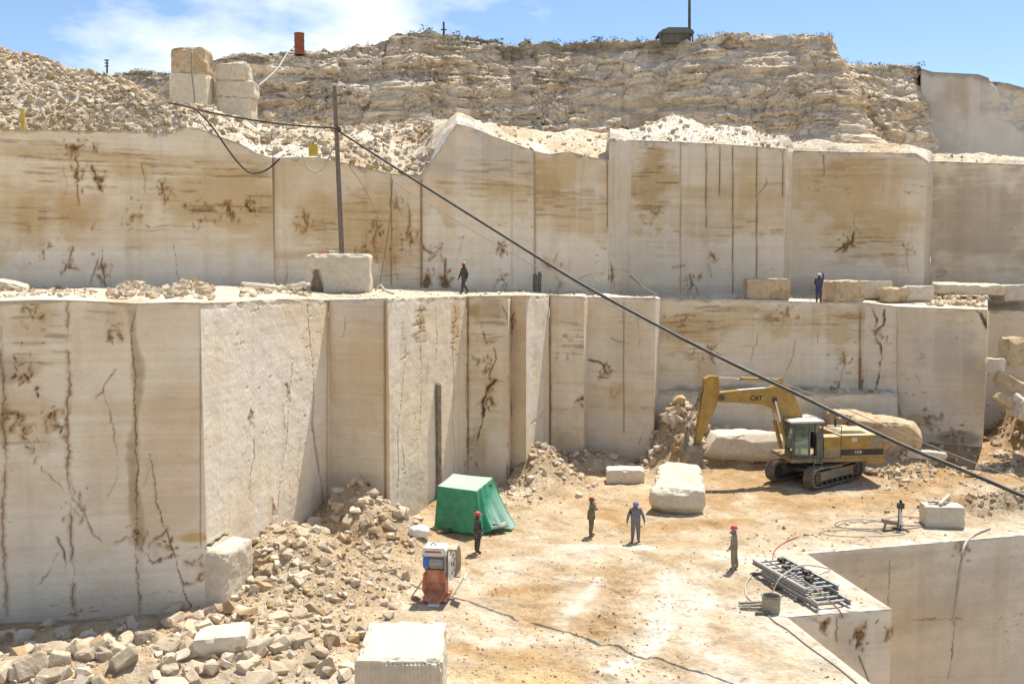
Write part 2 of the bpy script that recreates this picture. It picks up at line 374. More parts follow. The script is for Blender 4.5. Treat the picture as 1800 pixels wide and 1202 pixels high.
# patch: x, y, half width, half height, colour, strength
PATCH = [('U', 30, 370, 4.0, 1.6, OCHRE, .75), ('U', 130, 360, 2.2, 1.2, RUST * 1.4, .35), ('U', 240, 300, 1.5, .5, OCHRE, .7), ('U', 400, 350, 4.5, 1.9, OCHRE, .75), ('U', 560, 390, 2.0, 2.0, OCHRE, .65), ('U', 660, 400, 2.6, 2.4, OCHRE, .75),
         ('U', 700, 440, 1.6, 1.5, RUST * 1.5, .55), ('U', 780, 440, 2.4, 1.8, OCHRE, .65), ('U', 880, 330, 2.6, .7, OCHRE, .7), ('U', 955, 320, 1.3, 1.8, OCHRE * .85, .75), ('U', 980, 480, 2.6, 1.2, OCHRE, .7), ('U', 1000, 300, 5.0, 1.3, OCHRE * 1.05, .6), ('U', 850, 280, 3.5, 1.6, GREYW * .9, .55),
         ('U', 1150, 320, 1.8, 2.4, OCHRE * .9, .75), ('U', 1150, 440, 1.8, 2.0, OCHRE, .55), ('U', 1240, 470, 2.0, 1.6, OCHRE, .5), ('U', 1305, 330, 1.3, 3.0, OCHRE, .55), ('U', 1480, 340, 3.6, 2.8, OCHRE * 1.05, .62), ('U', 1560, 390, 2.4, 1.6, OCHRE * 1.05, .6),
         ('U', 1720, 380, 5.0, 4.2, np.array((.47, .38, .27)), .8), ('U', 200, 460, 6, 1.0, WHITE, .5), ('U', 560, 480, 3, .8, WHITE, .4),
         ('L', 60, 570, 1.1, .8, OCHRE, .75), ('L', 50, 740, 1.2, 1.6, OCHRE, .55), ('L', 30, 650, .8, .5, BROWN * 1.5, .5), ('L', 60, 850, 1.5, 1.0, OCHRE * 1.1, .4), ('L', 300, 780, 1.4, 2.2, np.array((.64, .48, .32)), .6), ('L', 300, 905, 1.6, 1.0, np.array((.64, .47, .3)), .6), ('L', 340, 945, .7, .18, np.array((.6, .42, .16)), .9),
         ('L', 180, 800, 1.0, 2.5, np.array((.64, .50, .34)), .5), ('L', 185, 1035, .3, .3, OCHRE * 1.1, .6), ('L', 630, 700, 1.8, 2.6, np.array((.62, .50, .34)), .55), ('L', 740, 570, .6, .9, OCHRE, .5), ('L', 800, 560, .7, 1.2, OCHRE, .55), ('L', 855, 545, 1.3, .7, OCHRE * .85, .9), ('L', 840, 780, .9, 1.3, OCHRE * .9, .6),
         ('L', 880, 690, 1.2, 3, np.array((.6, .47, .3)), .5), ('L', 1000, 780, .9, .7, OCHRE, .55), ('L', 1080, 690, .8, .8, OCHRE, .5), ('L', 1090, 600, 1.8, 2.4, np.array((.6, .5, .35)), .5), ('L', 1200, 580, 3.2, 1.2, OCHRE, .7), ('L', 1280, 560, 3.0, .8, OCHRE * 1.1, .5), ('L', 1400, 575, 2.6, 1.0, OCHRE * 1.1, .55), ('L', 1480, 590, 1.2, 1.4, OCHRE, .65),
         ('L', 1240, 650, 1.0, 1.4, OCHRE, .5), ('L', 1660, 620, 2.6, 2.0, np.array((.5, .45, .38)), .6), ('L', 1620, 740, 1.0, .5, OCHRE * .8, .6), ('L', 1680, 770, 1.8, .5, np.array((.28, .22, .15)), .7), ('L', 1330, 685, 7.0, .35, np.array((.28, .22, .15)), .6), ('L', 1440, 640, 1.3, 1.6, WHITE, .6),
         ('P', 1500, 990, 4.0, .6, np.array((.5, .4, .28)), .5), ('P', 1640, 1080, 3, .8, OCHRE * 1.1, .35), ('P', 1500, 1120, 1.2, .9, GREYW * .7, .45), ('P', 1700, 1040, 4, 2.0, np.array((.58, .48, .36)), .5)]
for _y in range(540, 1100, 26):
    PATCH.append(('L', 235 + 6 * math.sin(_y * .021) + (_y - 540) * .012, _y, .20 + .07 * math.sin(_y * .05), .55, np.array((.45, .345, .22)), .7))
CR += [('P', [(1563, 980), (1564, 1030), (1563, 1060)], .025, .05, .03, .5), ('P', [(1688, 990), (1680, 1060), (1675, 1130), (1668, 1190)], .04, .08, .04, .5), ('P', [(1470, 1085), (1471, 1130)], .03, .05, .04, .6),
       ('P', [(1448, 1090), (1456, 1100), (1450, 1106)], .08, .12, .05, .5), ('P', [(1508, 1108), (1511, 1125), (1505, 1140)], .10, .12, .10, .6), ('P', [(1545, 1088), (1540, 1096)], .06, .1, .05, .6), ('P', [(1568, 1093), (1640, 1088), (1690, 1086)], .02, .03, .06, .5)]

STRATA = [('L', 60, 590, 1.3, 1.9, .9), ('L', 30, 760, .9, 1.2, .6), ('L', 170, 560, .8, .8, .5), ('L', 800, 590, .8, 1.6, .6), ('L', 855, 575, 1.3, 1.3, .9), ('L', 1000, 590, 1.0, 1.6, .7), ('L', 1260, 555, 5, 1.0, .7), ('L', 1440, 560, 4, 1.0, .7), ('L', 1200, 600, 2, 1.4, .6), ('L', 740, 570, 1.2, 1.5, .6),
          ('U', 1150, 330, 1.6, 3.0, .9), ('U', 1150, 440, 1.7, 2.2, .8), ('U', 1510, 440, 4, 1.8, .6), ('U', 100, 290, 6, 1.5, .7), ('U', 60, 380, 3, .8, .8), ('U', 400, 330, 5, 2.0, .7), ('U', 620, 400, 3, 2.2, .7), ('U', 860, 310, 5, 1.5, .6), ('U', 980, 360, 4, 1.6, .6), ('U', 1300, 400, 4, 1.0, .5), ('U', 780, 470, 3, 1.2, .6), ('U', 1470, 300, 4, 1.0, .4)]
CLUST = [('L', 40, 650, .5, 1.1), ('L', 60, 775, .7, 1.1), ('L', 100, 735, .4, .8), ('L', 25, 735, .4, .8), ('L', 130, 880, .4, .6), ('L', 60, 560, .6, .5), ('L', 200, 575, .5, .5), ('L', 240, 940, .6, .8), ('L', 290, 960, .5, .9), ('L', 350, 990, .6, .9), ('L', 440, 735, .3, .6), ('L', 505, 690, .5, .6), ('L', 480, 900, .4, .6), ('L', 740, 560, .6, .6), ('L', 800, 560, .6, .7),
         ('L', 855, 700, .5, 1.0), ('L', 850, 640, .7, .7), ('L', 830, 780, .6, .9), ('L', 640, 860, .5, .8), ('L', 1062, 655, .5, 1.0), ('L', 1016, 706, .45, 1.2), ('L', 1000, 600, .6, .5), ('L', 900, 560, .4, .8), ('L', 1545, 590, .5, 1.0), ('L', 1200, 570, 1.0, .5), ('L', 1250, 620, .6, .7), ('L', 1480, 640, .7, .9), ('L', 1380, 560, .9, .5), ('L', 1520, 670, .4, 1.2), ('L', 1640, 735, .8, .9), ('L', 1680, 770, 1.0, 1.2),
         ('U', 135, 265, .7, 1.1), ('U', 165, 258, .4, 1.1), ('U', 172, 310, .5, 1.3), ('U', 135, 310, .4, .8), ('U', 290, 330, .5, .9), ('U', 440, 360, .4, 1.3), ('U', 400, 370, .7, 1.0), ('U', 350, 370, .7, .9), ('U', 180, 470, .6, .8), ('U', 120, 460, .5, .8), ('U', 535, 390, .6, .8), ('U', 660, 405, .8, 1.2), ('U', 640, 450, .7, .9), ('U', 718, 420, .8, 1.3), ('U', 700, 350, .6, .9), ('U', 760, 450, .7, 1.1), ('U', 752, 497, .5, 1.6), ('U', 782, 495, .5, 1.6), ('U', 880, 435, .4, 1.0), ('U', 885, 495, .6, 1.0), ('U', 975, 480, 1.0, 1.0), ('U', 1075, 485, .5, 1.0),
         ('U', 1150, 385, 1.0, .8), ('U', 1215, 495, .7, .9), ('U', 1250, 455, .4, .8), ('U', 1490, 425, .6, 1.2), ('U', 1600, 440, .4, .7), ('U', 60, 430, .8, .5), ('U', 230, 380, .9, .5), ('P', 1510, 1120, .4, 1.0), ('P', 1450, 1100, .3, .9), ('P', 1565, 1110, .3, .6), ('P', 1690, 960, .4, .7)]
PANELS = []
def panel(parent, wall, a, b, top, zbot, name='cut_face', ppx=1.35, ochre=0.5, tone=1.0, white=0.4, chisel=0.0, extra=5, seed=0, mat=None, warm=0.0, slur=0.0):
    A = at(*a)[:2]; B = at(*b)[:2]
    Lh = float(np.hypot(*(B - A))); t = (B - A) / Lh; n = np.array((t[1], -t[0]))
    def hit(px, py):
        d = ray(px, py); s = np.dot(A - CAM[:2], n) / np.dot(d[:2], n)
        p = CAM + d * s
        return float(np.dot(p[:2] - A, t)), float(p[2])
    tp = sorted(hit(*q) for q in top)
    tu = np.array([q[0] for q in tp]); tz = np.array([q[1] for q in tp])
    Ym = 0.5 * (a[2] + b[2]); du = ppx * Ym / FPX * 1.15
    wpx = abs(b[0] - a[0])
    nu = int(max(3, min(Lh / du, wpx / .9) + 2)); nv = int(max(4, (tz.max() - zbot) / (du * 1.1)))
    us = np.linspace(0, Lh, nu)
    ztop = np.interp(us, tu, tz) + 0.035 * vnoise(us * 3.1, us * 0 + seed, 0, 3) + 0.06 * np.minimum(0, vnoise(us * 1.3, us * 0 + seed, 0, 4) + .2)
    ztop[0] = np.interp(0, tu, tz); ztop[-1] = np.interp(Lh, tu, tz)
    vs = np.linspace(0, 1, nv)
    U = np.repeat(us[:, None], nv, 1); Z = zbot + (ztop[:, None] - zbot) * vs[None, :]
    XW = A[0] + t[0] * U; YW = A[1] + t[1] * U
    sd = seed * 7.13; D0 = np.zeros(U.shape)
    w = U + sd * 40                      # shifts the noise from face to face
    # colour of the rock itself
    col = np.empty(U.shape + (3,)); col[:] = CREAM
    col = mixc(col, WHITE, sstep(-.25, .35, fbm(w * .16, Z * .30, 0, 4, 11)) * (.35 + white * .65))
    col = mixc(col, np.array((.635, .48, .31)), sstep(-.15, .45, fbm(w * .22, Z * .16, 0, 4, 12)) * (.3 + warm))
    # bedding: stretched ochre veins
    bed = fbm(w * .09, Z * 1.1 + .35 * fbm(w * .25, Z * .2, 0, 3, 8), 0, 5, 21)
    col = mixc(col, OCHRE, sstep(.12, .55, bed) * ochre * .75)
    vein = fbm(w * .28, Z * 4.2 + fbm(w * .5, Z * .5, 0, 3, 9), 0, 4, 22)
    col = mixc(col, RUST * 1.2, sstep(.30, .62, vein) * sstep(-.15, .35, fbm(w * .2, Z * .3, 0, 3, 23)) * ochre * .9)
    for (wl, px, py, rw, rh, c, s) in PATCH:
        if wl != wall or not (a[0] - 25 <= px <= b[0] + 25): continue
        pu, pz = hit(px, py)
        e = np.hypot((U - pu) / rw, (Z - pz) / rh) + .55 * fbm(w * .9, Z * 1.1, 0, 4, 31) + .25 * fbm(w * .5, Z * 5, 0, 3, 33)
        col = mixc(col, c, (1 - sstep(.45, 1.15, e)) * s)
    fine = fbm(w * .55, Z * 7.5 + .8 * fbm(w * .3, Z * .4, 0, 3, 92), 0, 4, 93, .6)
    for (wl, px, py, rw, rh, s) in STRATA:
        if wl != wall or not (a[0] - 40 <= px <= b[0] + 40): continue
        pu, pz = hit(px, py)
        e = np.hypot((U - pu) / rw, (Z - pz) / rh) + .5 * fbm(w * .8, Z * 1.0, 0, 4, 94)
        m = (1 - sstep(.55, 1.1, e))
        col = mixc(col, OCHRE, m * s * .45 * sstep(-.2, .3, fine)); col = mixc(col, RUST * .75, m * s * sstep(.16, .42, fine) * .8); D0 = D0 - .03 * m * sstep(.2, .45, fine)
    if slur > 0:      # pale sawing slurry dried on the lower part of the face, with a ragged upper edge
        hb = zbot + (tz.mean() - zbot) * slur + 1.3 * fbm(w * .33, w * 0, 0, 4, 95) + .5 * fbm(w * 2.2, w * 0, 0, 3, 96)
        m = 1 - sstep(-.15, .25, Z - hb + .25 * fbm(w * 1.5, Z * 1.2, 0, 4, 97))
        col = mixc(col, WHITE * np.array((1.0, .985, .96)), m * .72)
    # whitish run-off from sawing and darker drips
    drip = fbm(w * 1.1, Z * .10, 0, 4, 41)
    col = mixc(col, WHITE * 1.03, sstep(.05, .5, drip) * white * .75)
    col = mixc(col, col * np.array((.90, .86, .80)), sstep(.15, .6, fbm(w * 2.3, Z * .07, 0, 4, 43)) * .55)
    col *= (1 + .07 * fbm(w * .05, Z * 14.0, 0, 3, 51))[..., None]
    col = mixc(col, np.array((.40, .32, .22)), (1 - sstep(0.0, 1.4, Z - zbot - .8 + .6 * fbm(w * .5, Z, 0, 3, 52))) * .35)   # splashed dirt at the foot
    D = D0 + .014 * fbm(w * 1.4, Z * 2.2, 0, 4, 61) + .03 * fbm(w * .35, Z * .5, 0, 3, 62)
    if chisel > 0:
        r1 = fbm(w * 5.0, Z * 4.0, 0, 3, 63); D = D + chisel * (.05 * np.maximum(0, r1 - .1) + .02 * fbm(w * 9, Z * 7, 0, 2, 64) + .018 * fbm(w * 2.2, Z * 2.6, 0, 3, 65))
    # pitted zones
    pit = fbm(w * 2.6, Z * 7.5, 0, 4, 71, .6); zone = sstep(.1, .5, fbm(w * .35, Z * .35, 0, 3, 72))
    pm = sstep(.40, .56, pit) * zone
    D = D - .03 * pm; col = mixc(col, RUST * .9, pm * .6)
    for (wl, x, y0, y1, sw, c) in SEAM:
        if wl != wall or not (a[0] - 1 <= x <= b[0] + 1): continue
        u0, z1 = hit(x, y0); u1, z0 = hit(x, y1)
        uu = u0 + (u1 - u0) * np.clip((z1 - Z) / max(.1, z1 - z0), 0, 1)
        m = (1 - sstep(sw * .5, sw * 1.3, np.abs(U - uu))) * sstep(z0 - .1, z0 + .1, Z) * (1 - sstep(z1 + .3, z1 + .5, Z))
        D = D - .07 * m; col = mixc(col, c * .75, m * .8)
        m2 = (1 - sstep(sw, sw * 5, np.abs(U - uu) + .1 * fbm(w * 2, Z * 1.2, 0, 3, 75))) * sstep(z0 - .4, z0 + .2, Z)
        col = mixc(col, c, m2 * .2)
    ju = U + .13 * fbm(w * 1.5, Z * 1.5, 0, 5, 81, .55) + .035 * vnoise(w * 7, Z * 9, 0, 82); jz = Z + .16 * fbm(w * 2.4 + 9, Z * 2.4, 0, 5, 83, .55)
    mods = sstep(-.5, .25, fbm(w * 1.2, Z * 1.2, 0, 3, 84))
    crs = [c for c in CR if c[0] == wall and a[0] - 14 <= np.mean([p[0] for p in c[1]]) <= b[0] + 14]
    loc = [([hit(*p) for p in c[1]], *c[2:]) for c in crs]
    rr = random.Random(seed + 5)
    area = Lh * (tz.mean() - zbot)
    for k in range(int(extra * area / 130.0)):     # small natural cracks
        cu, cz = rr.uniform(.2, max(.3, Lh - .2)), rr.uniform(zbot + .5, tz.mean() - .4)
        pts = [(cu, cz)]; ang = rr.choice((-1.57, -1.57, -1.3, -1.8, 0.1))
        for s in range(rr.randint(2, 5)):
            ang += rr.uniform(-.45, .45); st = rr.uniform(.12, .5); cu += math.cos(ang) * st; cz += math.sin(ang) * st; pts.append((cu, cz))
        loc.append((pts, rr.uniform(.012, .035), rr.uniform(.02, .07), rr.uniform(.02, .10), rr.uniform(.2, .55)))
    for ci, (wl, px, py, rad_, dk_) in enumerate(CLUST):
        if wl != wall or not (a[0] <= px < b[0]): continue
        cu0, cz0 = hit(px, py); rc = random.Random(ci * 7 + 3)
        for k in range(20):
            cu, cz = rc.gauss(cu0, rad_ * .45), rc.gauss(cz0, rad_ * .6); pts = [(cu, cz)]; ang = rc.choice((-1.57, -1.5, -1.7, -1.2, 0.0, 3.1, -2.0))
            for s in range(rc.randint(1, 2)):
                ang += rc.uniform(-.5, .5); st = rc.uniform(.04, .15); cu += math.cos(ang) * st; cz += math.sin(ang) * st; pts.append((cu, cz))
            loc.append((pts, rc.uniform(.012, .05) * dk_, rc.uniform(.03, .10), rc.uniform(.05, .18), rc.uniform(.4, .75)))
    for (pts, cw, dep, stw, ss) in loc:
        u0, u1 = min(p[0] for p in pts) - .9, max(p[0] for p in pts) + .9
        z0, z1 = min(p[1] for p in pts) - .9, max(p[1] for p in pts) + .9
        iu = np.where((us >= u0) & (us <= u1))[0]
        if len(iu) == 0: continue
        sl = slice(iu[0], iu[-1] + 1)
        d, pos = seg_dist(ju[sl], jz[sl], pts)
        taper = .35 + .65 * np.sin(np.clip(pos, .02, .98) * math.pi) ** .5
        cwv = np.maximum(cw * taper * (.15 + .95 * mods[sl]), du * .40)
        core = 1 - sstep(cwv * .5, cwv * 1.05, d)
        st = (1 - sstep(0, stw + cw, d)) * mods[sl]
        sub = mixc(col[sl], RUST * 1.15, st * ss)
        col[sl] = mixc(sub, BROWN, core * (.22 + .6 * min(1, cw / .06)) * (.25 + .75 * mods[sl]))
        D[sl] = D[sl] - dep * core * taper
    # broken arris along the top
    edge = 1 - sstep(0, .30, ztop[:, None] - Z)
    D = D - edge * .12 * np.maximum(0, fbm(w * 2.4, Z * 2.4, 0, 3, 91) + .15)
    col = mixc(col, WHITE, edge * .35)
    fade = sstep(0, .06, U) * sstep(0, .06, Lh - U)
    D = D * np.where(D > 0, fade, np.maximum(fade, .25))
    col *= tone
    V = np.stack([XW + n[0] * D, YW + n[1] * D, Z], -1)
    back = V[:, -1:, :].copy(); back[:, 0, 0] -= n[0] * .6; back[:, 0, 1] -= n[1] * .6; back[:, 0, 2] -= .01   # the arris turns back over the bench
    V = np.concatenate([V, back], 1); col = np.concatenate([col, col[:, -1:]], 1)
    me = np_mesh(name, V.reshape(-1, 3), grid_faces(nu, nv + 1), mat or M_WALL, col.reshape(-1, 3), smooth=True)
    o = new_obj(name, me, parent)
    return o

low_root = empty('lower_quarry_wall'); tag(low_root, kind='structure')
upp_root = empty('upper_quarry_wall'); tag(upp_root, kind='structure')
LS = [dict(ochre=.5, white=.35, warm=.35, extra=13, slur=.22), dict(ochre=.08, white=1.0, chisel=.30, extra=9), dict(ochre=.3, white=.35, warm=.25), dict(ochre=.35, white=.85, chisel=.25, extra=14), dict(ochre=.5, white=.35, warm=.2, extra=12),
      dict(ochre=.1, white=1.0), dict(ochre=.3, white=.4, warm=.3, extra=6), dict(ochre=.12, white=1.0, chisel=.2, extra=5), dict(ochre=.4, white=.4, warm=.2, extra=9), dict(ochre=0, white=1.0), dict(ochre=.35, white=.35, warm=.25, extra=9), dict(ochre=0, white=1.0),
      dict(ochre=.65, white=.4, warm=.3, extra=9, slur=.35), dict(ochre=.4, white=.5, extra=14), dict(ochre=.15, white=.45, tone=.93, extra=6)]
for i in range(len(LOW) - 1):
    a, b = LOW[i], LOW[i + 1]
    tp = [(a[0], edgey(a[0], LOW_TOP))] + [q for q in LOW_TOP if a[0] < q[0] < b[0]] + [(b[0], edgey(b[0], LOW_TOP))]
    a = (a[0], tp[0][1], a[2]); b = (b[0], tp[-1][1], b[2])
    panel(low_root, 'L', a, b, tp, -.8, seed=i + 1, **LS[i])
# end return of the big grey face, the strip of wall beyond it and the low step under the right hand wall
panel(low_root, 'X', (1736, 545, 60.6), (1740, 548, 67.0), [(1736, 545), (1740, 548)], -.5, seed=31, ochre=.1, white=.5)
panel(low_root, 'X', (1738, 545, 67.0), (2200, 556, 64.2), [(1738, 545), (2200, 556)], -.5, seed=32, ochre=.3, white=.3)
panel(low_root, 'X', (1150, 694, 62.6), (1578, 692, 61.4), [(1150, 694), (1300, 692), (1420, 695), (1578, 692)], -.5, seed=33, ochre=.5, white=.3, name='step_face')
US = [dict(ochre=.8, white=.3, warm=.5, extra=8, slur=.36), dict(ochre=.8, white=.3, warm=.5, extra=9, slur=.18), dict(ochre=.6, white=.4, warm=.3, extra=5, slur=.5), dict(ochre=.65, white=.4, warm=.3, extra=5, slur=.42), dict(ochre=.3, white=.6), dict(ochre=.6, white=.5, warm=.2, tone=.95, extra=5, slur=.42), dict(ochre=.1, white=.7, tone=.95),
      dict(ochre=.7, white=.35, warm=.5, tone=.93, extra=4, slur=.30), dict(ochre=.1, white=.6, tone=.9), dict(ochre=.25, white=.35, tone=.96, extra=2)]
for i in range(len(UPP) - 1):
    a, b = UPP[i], UPP[i + 1]
    eps = 2.5 if i in (3, 4) else 0
    xs0, xs1 = a[0] + (2 if i == 4 else 0), b[0] - (2 if i == 3 else 0)
    tp = [(xs0, edgey(xs0, UPP_TOP))] + [q for q in UPP_TOP if xs0 < q[0] < xs1] + [(xs1, edgey(xs1, UPP_TOP))]
    panel(upp_root, 'U', a, b, tp, 9.6, seed=40 + i, **US[i])

# ------------------------------------------------------------------ benches (sheets between a front edge and a back line)
def sheet(name, front, back, nv, amp, fr, colfn, mat, lip=.03, seed=0, drop=.25, curve=None, edge_fade=.06, parent=None):
    nu = len(front)
    vs = np.linspace(0, 1, nv)
    G = front[:, None, :] + (back - front)[:, None, :] * vs[None, :, None]
    if curve is not None:
        G[..., 2] += curve(vs)[None, :]
    lift = fbm(G[..., 0] * fr, G[..., 1] * fr, 0, 5, seed) + .6 * np.maximum(0, fbm(G[..., 0] * fr * 2.7, G[..., 1] * fr * 2.7, 0, 4, seed + 3))
    f = sstep(0, edge_fade, vs)[None, :]
    G[..., 2] += amp * lift * f + .02
    d = front - back; d[:, 2] = 0; d /= np.linalg.norm(d, axis=1)[:, None] + 1e-6
    lipr = front + d * (lip + .06 * np.maximum(0, vnoise(front[:, 0] * 2.2, front[:, 1] * 2.2, 0, seed + 8)))[:, None]; lipr[:, 2] = front[:, 2] + .015
    low_ = lipr.copy(); low_[:, 2] -= .05 + drop * np.maximum(0, vnoise(front[:, 0] * 1.6, front[:, 1] * 1.6, 0, seed + 9)); low_ -= d * (lip * 1.2)
    G = np.concatenate([low_[:, None], lipr[:, None], G], 1)
    c = colfn(G[..., 0], G[..., 1], G[..., 2])
    me = np_mesh(name, G.reshape(-1, 3), grid_faces(nu, nv + 2), mat, c.reshape(-1, 3), smooth=True)
    o = new_obj(name, me, parent); tag(o, kind='structure')
    return o, G
def dustcol(X, Y, Z):
    c = np.empty(X.shape + (3,)); c[:] = (.60, .50, .36)
    c = mixc(c, (.72, .64, .52), sstep(-.2, .4, fbm(X * .5, Y * .5, 0, 4, 5)))
    c = mixc(c, (.50, .34, .18), sstep(.1, .5, fbm(X * .35 + 7, Y * .35, 0, 4, 6)) * .6)
    return c
px = np.linspace(-400, 1736, 1060)
fr_ = at_many(px, edgey(px, LOW_TOP), edgeY(px, LOW))
bk_ = at_many(px, edgey(px, UPP_BASE), edgeY(px, UPP) + .4)
ledge, LEDGE_G = sheet('middle_bench', fr_, bk_, 30, .13, .5, dustcol, M_SCREE, seed=101, drop=.18)
px = np.linspace(1736, 2200, 170)
fr_ = at_many(px, np.linspace(545, 556, 170), 1 / np.linspace(1 / 67., 1 / 64.2, 170)); bk_ = at_many(px, edgey(px, UPP_BASE), edgeY(px, UPP) + .4)
sheet('middle_bench', fr_, bk_, 10, .1, .5, dustcol, M_SCREE, seed=102)
px = np.linspace(1150, 1578, 200)
fr_ = at_many(px, 693 + 0 * px, 1 / np.interp(px, [1150, 1578], [1 / 62.6, 1 / 61.4])); bk_ = fr_.copy(); bk_[:, 1] += 2.6; bk_[:, 2] += .1; bk_[:, 0] *= 1.03
step_, STEP_G = sheet('low_step', fr_, bk_, 10, .12, .7, dustcol, M_SCREE, seed=103)

RIDGE = [(-400, 40, 60.0), (-90, 68, 61.5), (0, 85, 60.5), (60, 100, 60), (120, 120, 59.5), (190, 133, 58.5), (240, 155, 58), (285, 183, 58), (330, 190, 60), (367, 197, 63), (410, 219, 66), (500, 226, 70), (600, 228, 72), (700, 221, 72), (745, 213, 70), (803, 214, 66), (830, 223, 65.4), (870, 238, 68),
         (900, 236, 76), (1000, 236, 78), (1066, 238, 78), (1076, 240, 72), (1112, 243, 72), (1145, 222, 75), (1180, 208, 77), (1230, 222, 77), (1330, 240, 74), (1382, 259, 71), (1400, 263, 73), (1630, 280, 74), (1645, 281, 76), (2200, 298, 76)]
def screecol(X, Y, Z):
    c = np.empty(X.shape + (3,)); c[:] = (.56, .475, .35)
    c = mixc(c, (.66, .59, .48), sstep(-.2, .4, fbm(X * .45, Y * .45, 0, 5, 15)))
    c = mixc(c, (.50, .36, .2), sstep(.05, .45, fbm(X * .3 + 7, Y * .3, 0, 4, 16)) * .7)
    d, e, _ = cells(X * 1.7, Z * 2.6 + Y, 5)
    return c * (.86 + .28 * sstep(0, .25, e))[..., None]
px = np.unique(np.concatenate([np.linspace(-400, 2200, 1250), [1069, 1071, 1073]]))
fr_ = at_many(px, edgey(px, UPP_TOP), edgeY(px, UPP)); rg_ = at_many(px, edgey(px, RIDGE), edgeY(px, RIDGE))
rg_[:, 2] = np.maximum(rg_[:, 2], fr_[:, 2] + .03)
slope, SLOPE_G = sheet('rubble_slope', fr_, rg_, 46, .42, .42, screecol, M_SCREE, seed=111, drop=.35, curve=lambda v: .55 * np.sin(v * math.pi))
# back of the slope down to the upper bench, hidden from the photograph's viewpoint
bk_ = rg_.copy(); bk_[:, 1] = 108; bk_[:, 0] *= 1.2; bk_[:, 2] = np.minimum(rg_[:, 2] - .6, 20.2)
sheet('upper_bench', rg_ + np.array((0, 0, -.06)), bk_, 14, .3, .3, screecol, M_SCREE, seed=113)

